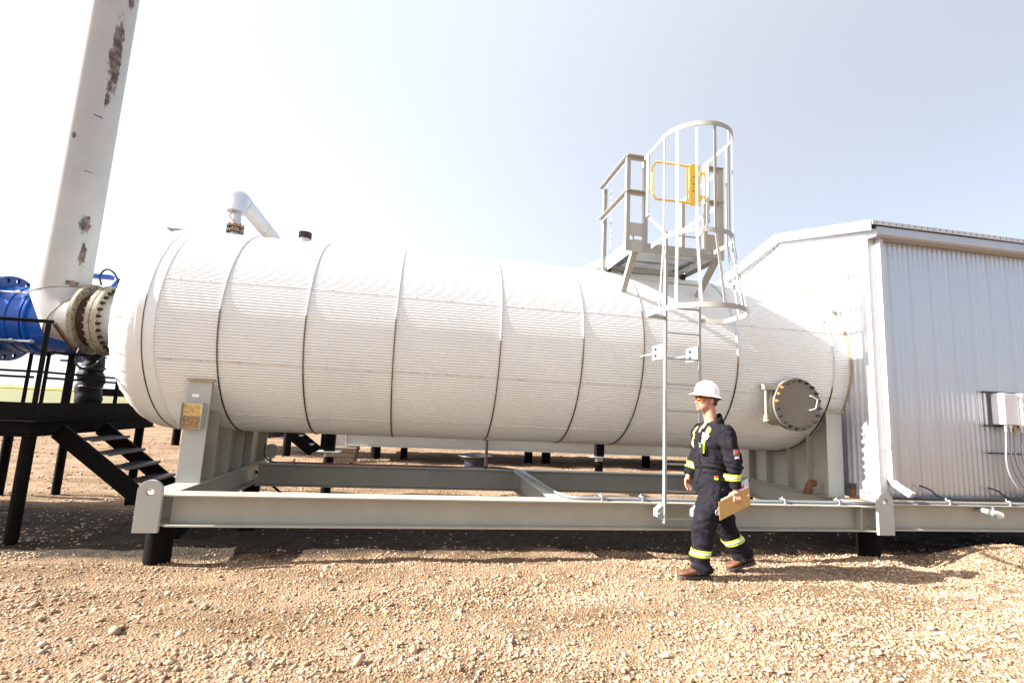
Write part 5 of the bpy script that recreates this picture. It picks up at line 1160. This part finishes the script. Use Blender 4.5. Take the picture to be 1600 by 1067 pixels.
# reflective leg and sleeve bands: rings snapped onto the cloth from outside
def ring_band(ctr, axis, r_, name, par, heights=((-0.031, -0.013, m_lime), (-0.0125, 0.0125, m_silver), (0.013, 0.031, m_lime))):
    ctr, ax_ = Vector(ctr), Vector(axis).normalized(); u = ax_.cross(Vector((0, 1, 0))).normalized(); w = ax_.cross(u).normalized()
    mb_ = MB(); mats = [m_lime, m_silver]; n = 40
    def ring(h_):
        out = []
        for j in range(n):
            a = 2*PI*j/n; d = u*math.cos(a) + w*math.sin(a); q = bvh.ray_cast(ctr + ax_*h_ + d*r_, -d, r_)
            hit = q[0] if q[0] is not None else ctr + ax_*h_ + d*r_*0.6
            out.append(hit + d*0.0045)
        for _ in range(2): out = [(out[j-1] + out[j]*2 + out[(j+1) % n])/4 for j in range(n)]
        return out
    for h0, h1, m_ in heights:
        mb_.cur = mats.index(m_); V = []
        hs = (h0, (h0+h1)/2, h1)
        for h_ in hs: V += ring(h_)
        mb_.add(V, [(i*n+j, i*n+(j+1) % n, (i+1)*n+(j+1) % n, (i+1)*n+j) for i in range(2) for j in range(n)])
    me_o = sub(mb_, name, mats, par, smooth=60); s2 = me_o.modifiers.new('t', 'SOLIDIFY'); s2.thickness = 0.003; s2.offset = 0; return me_o
ring_band((2.632, 4.417, 0.362), (0.03, 0.0, 1), 0.15, 'reflective_band', cov)
ring_band((3.105, 4.612, 0.435), (-0.50, 0, 1), 0.15, 'reflective_band', cov)
ring_band((2.886, 4.257, 1.070), (-0.10, 0, 1), 0.12, 'reflective_band', cov)
ring_band((2.735, 4.76, 1.115), (0.4, 0, 1), 0.11, 'reflective_band', cov)
# chest stripes (left chest is towards the camera side; right chest mirrored)
dch = Vector((0.55, 0.83, 0))
def chest(y0, z0, y1, z1, w, m, nm, off):
    pts = [p for p in lerp_pts((2.35, y0, z0), (2.35, y1, z1), 18)]
    return patch_strip(pts, w, (0, 0.92, 0.35), (1, 0.0, 0), m, nm, cov, off)
chest(4.392, 1.515, 4.405, 1.315, 0.050, m_lime, 'chest_stripe', 0.004); chest(4.392, 1.515, 4.405, 1.315, 0.022, m_silver, 'chest_stripe_silver', 0.0062)
chest(4.605, 1.515, 4.600, 1.315, 0.050, m_lime, 'chest_stripe', 0.004); chest(4.605, 1.515, 4.600, 1.315, 0.022, m_silver, 'chest_stripe_silver', 0.0062)
# name tag, radio, pocket label, sleeve patches
patch_strip(lerp_pts((2.35, 4.355, 1.418), (2.35, 4.440, 1.440), 8), 0.040, (0, 0, 1), (1, 0, 0), m_hat, 'name_tag', cov, 0.010)
rp = on_cloth((2.35, 4.41, 1.31), (1, 0, 0), 0.0); rp = rp or Vector((2.65, 4.41, 1.31))
q = MB(); q.box((rp.x - 0.036, 4.380, 1.262), (rp.x + 0.01, 4.436, 1.352)); rad = sub(q, 'gas_monitor', m_lens if False else M['rubber'], cov, bevel=0.005)
q = MB(); q.box((rp.x - 0.039, 4.392, 1.322), (rp.x - 0.0365, 4.424, 1.345)); q.box((rp.x - 0.044, 4.395, 1.352), (rp.x - 0.01, 4.421, 1.366)); sub(q, 'clip', M['galv'], rad)
q = MB(); q.tube([(rp.x - 0.02, 4.372, 1.27), (rp.x - 0.02, 4.370, 1.35)], 0.006, 8); sub(q, 'lime_pen', m_lime, rad)
m_red = mat('red_patch_cloth', (0.60, 0.04, 0.03), 0.8, 0, 0.2, 40)
patch_strip(lerp_pts((2.855 - 0.030, 4.05, 1.30), (2.855 + 0.030, 4.05, 1.30), 8), 0.058, (0, 0, 1), (0, 1, 0), mat('patch_border_cloth', (0.10, 0.08, 0.08), 0.8), 'sleeve_patch', cov, 0.0045)
patch_strip(lerp_pts((2.855 - 0.017, 4.05, 1.302), (2.855 + 0.017, 4.05, 1.302), 8), 0.032, (0, 0, 1), (0, 1, 0), m_red, 'sleeve_emblem', cov, 0.0075)
patch_strip(lerp_pts((2.855 - 0.020, 4.05, 1.255), (2.855 + 0.020, 4.05, 1.258), 8), 0.018, (0, 0, 1), (0, 1, 0), m_hat, 'sleeve_label', cov, 0.0045)
patch_strip(lerp_pts((2.745 - 0.016, 4.05, 1.060), (2.745 + 0.016, 4.05, 1.060), 8), 0.014, (0, 0, 1), (0, 1, 0), m_red, 'pocket_label', cov, 0.0045)
patch_strip(lerp_pts((2.742 - 0.016, 4.05, 1.040), (2.742 + 0.016, 4.05, 1.040), 8), 0.016, (0, 0, 1), (0, 1, 0), m_lime, 'pocket_label', cov, 0.0045)
# collar and open neck
def collar(s_):
    q_ = MB(); V = []; n = 18
    for k in range(n+1):
        t_ = k/n; a = PI*(0.0 + 0.80*t_)                      # from nape forward along one side
        cx, cy = 2.812 + 0.078*math.cos(a), 4.5 + s_*0.088*math.sin(a)*(1 if t_ < 0.7 else 1)
        lo = 1.560 - 0.060*t_**2; hi = lo + 0.098 - 0.050*t_; fl_ = 0.012 + 0.022*t_
        d = Vector((math.cos(a), s_*math.sin(a), 0))
        V += [Vector((cx, cy, lo)), Vector((cx, cy, hi)) + d*0.002, Vector((cx, cy, hi - 0.006)) + d*(0.008), Vector((cx, cy, lo + 0.004)) + d*(fl_ + 0.012)]
    q_.add(V, [(4*i+j, 4*(i+1)+j, 4*(i+1)+j+1, 4*i+j+1) for i in range(n) for j in range(3)])
    o = sub(q_, 'collar', m_cloth, cov, smooth=60); s2 = o.modifiers.new('t', 'SOLIDIFY'); s2.thickness = 0.004; return o
collar(-1); collar(1)
vneck = patch_strip(lerp_pts((2.3, 4.5, 1.57), (2.3, 4.497, 1.46), 10), 0.05, (0, 1, 0), (1, 0, 0), m_skin, 'open_neck_skin', cov, 0.003)
patch_strip(lerp_pts((2.3, 4.475, 1.50), (2.3, 4.49, 0.98), 30), 0.030, (0, 1, 0), (1, 0, 0), m_cloth, 'front_placket', cov, 0.005)
# sleeve cuffs
for wpt, e_ in ((Vector(LW), Vector(LE)), (Vector(RW), Vector(RE))):
    d = (wpt - e_).normalized(); q = MB(); q.tube([wpt - d*0.055, wpt - d*0.02, wpt + d*0.004], [0.051, 0.049, 0.046], 24); sub(q, 'cuff', m_cloth, cov, smooth=50)

# hard hat
q = MB(); hc = Vector((2.752, 4.50, 1.822)); n = 56; prof = []
tilt = Matrix.Rotation(R(7), 3, 'Y')
rows = [(0.0, 0.148), (0.08, 0.1475), (0.35, 0.139), (0.6, 0.120), (0.8, 0.090), (0.93, 0.052), (0.99, 0.02), (1.0, 0.0005)]
V = []
def brim_r(a): # a measured from the front (-X)
    return 0.030 + 0.012*math.cos(a)**2 + (0.010 if math.cos(a) > 0 else 0)
for kind in ('bi', 'bo', 'bt'):
    for j in range(n):
        a = 2*PI*j/n; cx, cy = -math.cos(a), math.sin(a); bx_, by_ = 0.126, 0.108
        rr = {'bi': -0.004, 'bo': brim_r(a), 'bt': brim_r(a) - 0.002}[kind]; zz = {'bi': 0.0, 'bo': -0.016, 'bt': -0.012}[kind]
        V.append(hc + tilt @ Vector((cx*(bx_ + rr), cy*(by_ + rr), zz)))
for k in range(13):
    ph_ = PI/2*k/12
    for j in range(n):
        a = 2*PI*j/n; cx, cy = -math.cos(a), math.sin(a); rib = 1 + (0.018*math.exp(-(abs(abs(cy)) / 0.14)**2)*math.sin(ph_*1.2) if True else 0)
        V.append(hc + tilt @ Vector((cx*0.126*math.cos(ph_)**0.86 if k < 12 else 0, cy*0.108*math.cos(ph_)**0.86 if k < 12 else 0, 0.006 + 0.138*math.sin(ph_)*rib)))
nr = 16; q.add(V, [(i*n+j, i*n+(j+1) % n, (i+1)*n+(j+1) % n, (i+1)*n+j) for i in range(nr-1) for j in range(n)])
hat = sub(q, 'hard_hat', m_hat, worker, smooth=50)
q = MB()
for off in (-0.030, 0.0, 0.030):
    pts = []
    for k in range(15):
        ph_ = PI*(0.12 + 0.76*k/14); pts.append(hc + tilt @ Vector((-0.120*math.copysign(abs(math.cos(ph_))**0.86, math.cos(ph_)), off, 0.008 + 0.137*math.sin(ph_)*(1 - (off/0.115)**2*0.55) + 0.002)))
    q.tube(pts, 0.0065, 8)
sub(q, 'crown_ridge', m_hat, hat, smooth=60)
q = MB(); q.tube([(2.865, 4.46, 1.795), (2.868, 4.50, 1.790), (2.865, 4.54, 1.795)], 0.016, 10); sub(q, 'ratchet_band', M['rubber'], hat, smooth=50)
# hair at the nape and temples
q = MB(); ell_loft(q, [(2.790, 4.5, 1.725, 0.058, 0.055), (2.792, 4.5, 1.76, 0.067, 0.066), (2.782, 4.5, 1.80, 0.084, 0.0745), (2.765, 4.5, 1.84, 0.098, 0.080)])
sub(q, 'hair', m_hair, body, smooth=60)
# sunglasses
q = MB()
for s_ in (-1, 1):
    V = []; 
    for k in range(9):
        t_ = k/8; a = R(8 + 62*t_); x = HX - 0.004 - 0.098*math.cos(a); y = HY + s_*0.077*math.sin(a); h_ = 0.018*(1 - 0.55*t_**2)
        V += [(x, y, 1.783 + h_), (x - 0.004, y, 1.783), (x, y, 1.783 - h_*1.0)]
    q.add(V, [(3*i+j, 3*(i+1)+j, 3*(i+1)+j+1, 3*i+j+1) for i in range(8) for j in range(2)])
sg = sub(q, 'sunglasses', m_lens, body, smooth=60); s2 = sg.modifiers.new('t', 'SOLIDIFY'); s2.thickness = 0.003
q = MB()
for s_ in (-1, 1):
    q.tube([(HX - 0.104, HY + s_*0.010, 1.800), (HX - 0.09, HY + s_*0.045, 1.803), (HX - 0.045, HY + s_*0.078, 1.798), (HX + 0.03, HY + s_*0.084, 1.795)], 0.0045, 8)
sub(q, 'frame', M['rubber'], sg, smooth=50)
# boots
def boot(heel, toe, ankle, toe_w=0.052, name='boot', bend=0.0):
    heel, toe, ankle = Vector(heel), Vector(toe), Vector(ankle); d = (toe - heel); L_ = d.length; d.normalize(); side = d.cross(Vector((0, 0, 1))).normalized(); up = side.cross(d).normalized()
    def sec(t_, w, h0, h1, ex=2.4): return (t_, w, h0, h1)
    S = [(-0.01, 0.020, 0.018, 0.055), (0.03, 0.036, 0.016, 0.105), (0.12, 0.040, 0.016, 0.125), (0.25, 0.040, 0.016, 0.125), (0.40, 0.042, 0.018, 0.100), (0.55, 0.048, 0.018, 0.078), (0.72, 0.053, 0.018, 0.066), (0.87, 0.050, 0.018, 0.060), (0.96, 0.036, 0.018, 0.050), (1.0, 0.018, 0.02, 0.040)]
    q_ = MB(); V = []; n = 20
    for t_, w, h0, h1 in S:
        c_ = heel + d*L_*t_
        for j in range(n):
            a = 2*PI*j/n; cs, sn = math.cos(a), math.sin(a)
            V.append(c_ + side*w*math.copysign(abs(cs)**0.8, cs) + up*((h0+h1)/2 + (h1-h0)/2*math.copysign(abs(sn)**0.75, sn)))
    m_ = len(S); F = [(i*n+j, i*n+(j+1) % n, (i+1)*n+(j+1) % n, (i+1)*n+j) for i in range(m_-1) for j in range(n)] + [tuple(range(n)), tuple((m_-1)*n+j for j in range(n))]
    q_.add(V, F); o = sub(q_, name, m_boot, worker, smooth=60)
    q_ = MB(); V = []; prof_ = [(-0.015, 0.022), (0.03, 0.040), (0.2, 0.044), (0.38, 0.043), (0.55, 0.052), (0.72, 0.058), (0.88, 0.054), (0.97, 0.038), (1.01, 0.018)]
    out = [heel + d*L_*t_ + side*w for t_, w in prof_] + [heel + d*L_*t_ - side*w for t_, w in reversed(prof_)]
    q_.prism([p - up*0.004 for p in out], up*0.022); hl = [heel + d*L_*t_ + side*w for t_, w in prof_[:4]] + [heel + d*L_*t_ - side*w for t_, w in reversed(prof_[:4])]
    q_.prism([p - up*0.016 for p in hl], up*0.012); sub(q_, 'sole', m_sole, o)
    q_ = MB(); q_.tube([heel + d*L_*0.22 + up*0.08, ankle], [0.052, 0.050], 20); sub(q_, 'boot_shaft', m_boot, o, smooth=50)
    q_ = MB()
    for k in range(5): t_ = 0.32 + 0.06*k; hh = 0.118 - 0.011*k; c_ = heel + d*L_*t_ + up*hh; q_.tube([c_ - side*0.022, c_ + up*0.005, c_ + side*0.022], 0.0035, 6)
    sub(q_, 'laces', m_sole, o)
    return o
boot((2.715, 4.42, 0.142), (2.400, 4.40, 0.150), (2.640, 4.42, 0.26))
boot((3.325, 4.625, 0.215), (3.035, 4.61, 0.143), (3.225, 4.62, 0.33))
# clipboard held in the left hand (a thing of its own)
cb = thing('clipboard', 'brown hardboard clipboard held at the side by the walking worker', 'clipboard', (2.87, 4.24, 0.86))
m_board = mat('brown_hardboard', (0.42, 0.245, 0.07), 0.55, 0, 0.06, 10)
A_, B_, D_ = Vector((2.700, 4.232, 0.848)), Vector((3.035, 4.262, 0.985)), Vector((2.702, 4.215, 0.690))
C_ = B_ + (D_ - A_); nrm = (B_ - A_).cross(D_ - A_).normalized()
if nrm.y < 0: nrm = -nrm
q = MB(); q.prism([A_, B_, C_, D_], nrm*0.004); brd = q.build('board', m_board, cb, bevel=0.001)
q = MB(); p = [A_.lerp(B_, 0.10) , A_.lerp(B_, 0.985), C_.lerp(D_, 0.03), D_.lerp(C_, 0.08)]; off = nrm*0.0045 + (A_ - D_).normalized()*0.012; q.prism([x + off for x in p], nrm*0.004); q.build('paper_pad', M['white_paint'], cb)
ctr = A_.lerp(D_, 0.5); dl = (A_ - B_).normalized(); q = MB(); q.prism([ctr + (A_-D_).normalized()*0.045 - dl*0.03 + nrm*0.0055, ctr - (A_-D_).normalized()*0.045 - dl*0.03 + nrm*0.0055, ctr - (A_-D_).normalized()*0.03 + dl*0.008 + nrm*0.0055, ctr + (A_-D_).normalized()*0.03 + dl*0.008 + nrm*0.0055], nrm*0.012)
q.tube([ctr + dl*0.0 + nrm*0.010 - (A_-D_).normalized()*0.02, ctr + dl*0.030 + nrm*0.008 - (A_-D_).normalized()*0.018, ctr + dl*0.036 + nrm*0.008, ctr + dl*0.030 + nrm*0.008 + (A_-D_).normalized()*0.018, ctr + nrm*0.010 + (A_-D_).normalized()*0.02], 0.004, 8); q.build('clip', M['galv'], cb)
q = MB(); hc_ = B_.lerp(C_, 0.42) - (B_ - A_).normalized()*0.022 - nrm*0.0006; u = (B_-A_).normalized(); w = (A_-D_).normalized()
q.prism([hc_ + u*0.008*math.cos(a) + w*0.011*math.sin(a) - nrm*0.001 for a in np.linspace(0, 2*PI, 17)[:-1]], nrm*0.0014); q.build('hole_sticker', M['white_paint'], brd)
q = MB(); top = A_.lerp(B_, 0.80)
V = []; F = []
for i in range(5):
    for j in range(5): V.append(top + u*(0.02*i) + w*(-0.01 + 0.022*j) + nrm*(0.012 + 0.008*math.sin(i*1.7 + j*2.3)))
q.add(V, [(i*5+j, (i+1)*5+j, (i+1)*5+j+1, i*5+j+1) for i in range(4) for j in range(4)]); o = q.build('crumpled_wrapper', M['alu'], cb, smooth=20); s2 = o.modifiers.new('t', 'SOLIDIFY'); s2.thickness = 0.001
q = MB(); q.prism([top - u*0.02 + w*-0.005 + nrm*0.006, top + u*0.025 - w*0.005 + nrm*0.006, top + u*0.02 + w*0.045 + nrm*0.010, top - u*0.012 + w*0.04 + nrm*0.010], nrm*0.002); q.build('red_slip', m_red, cb)
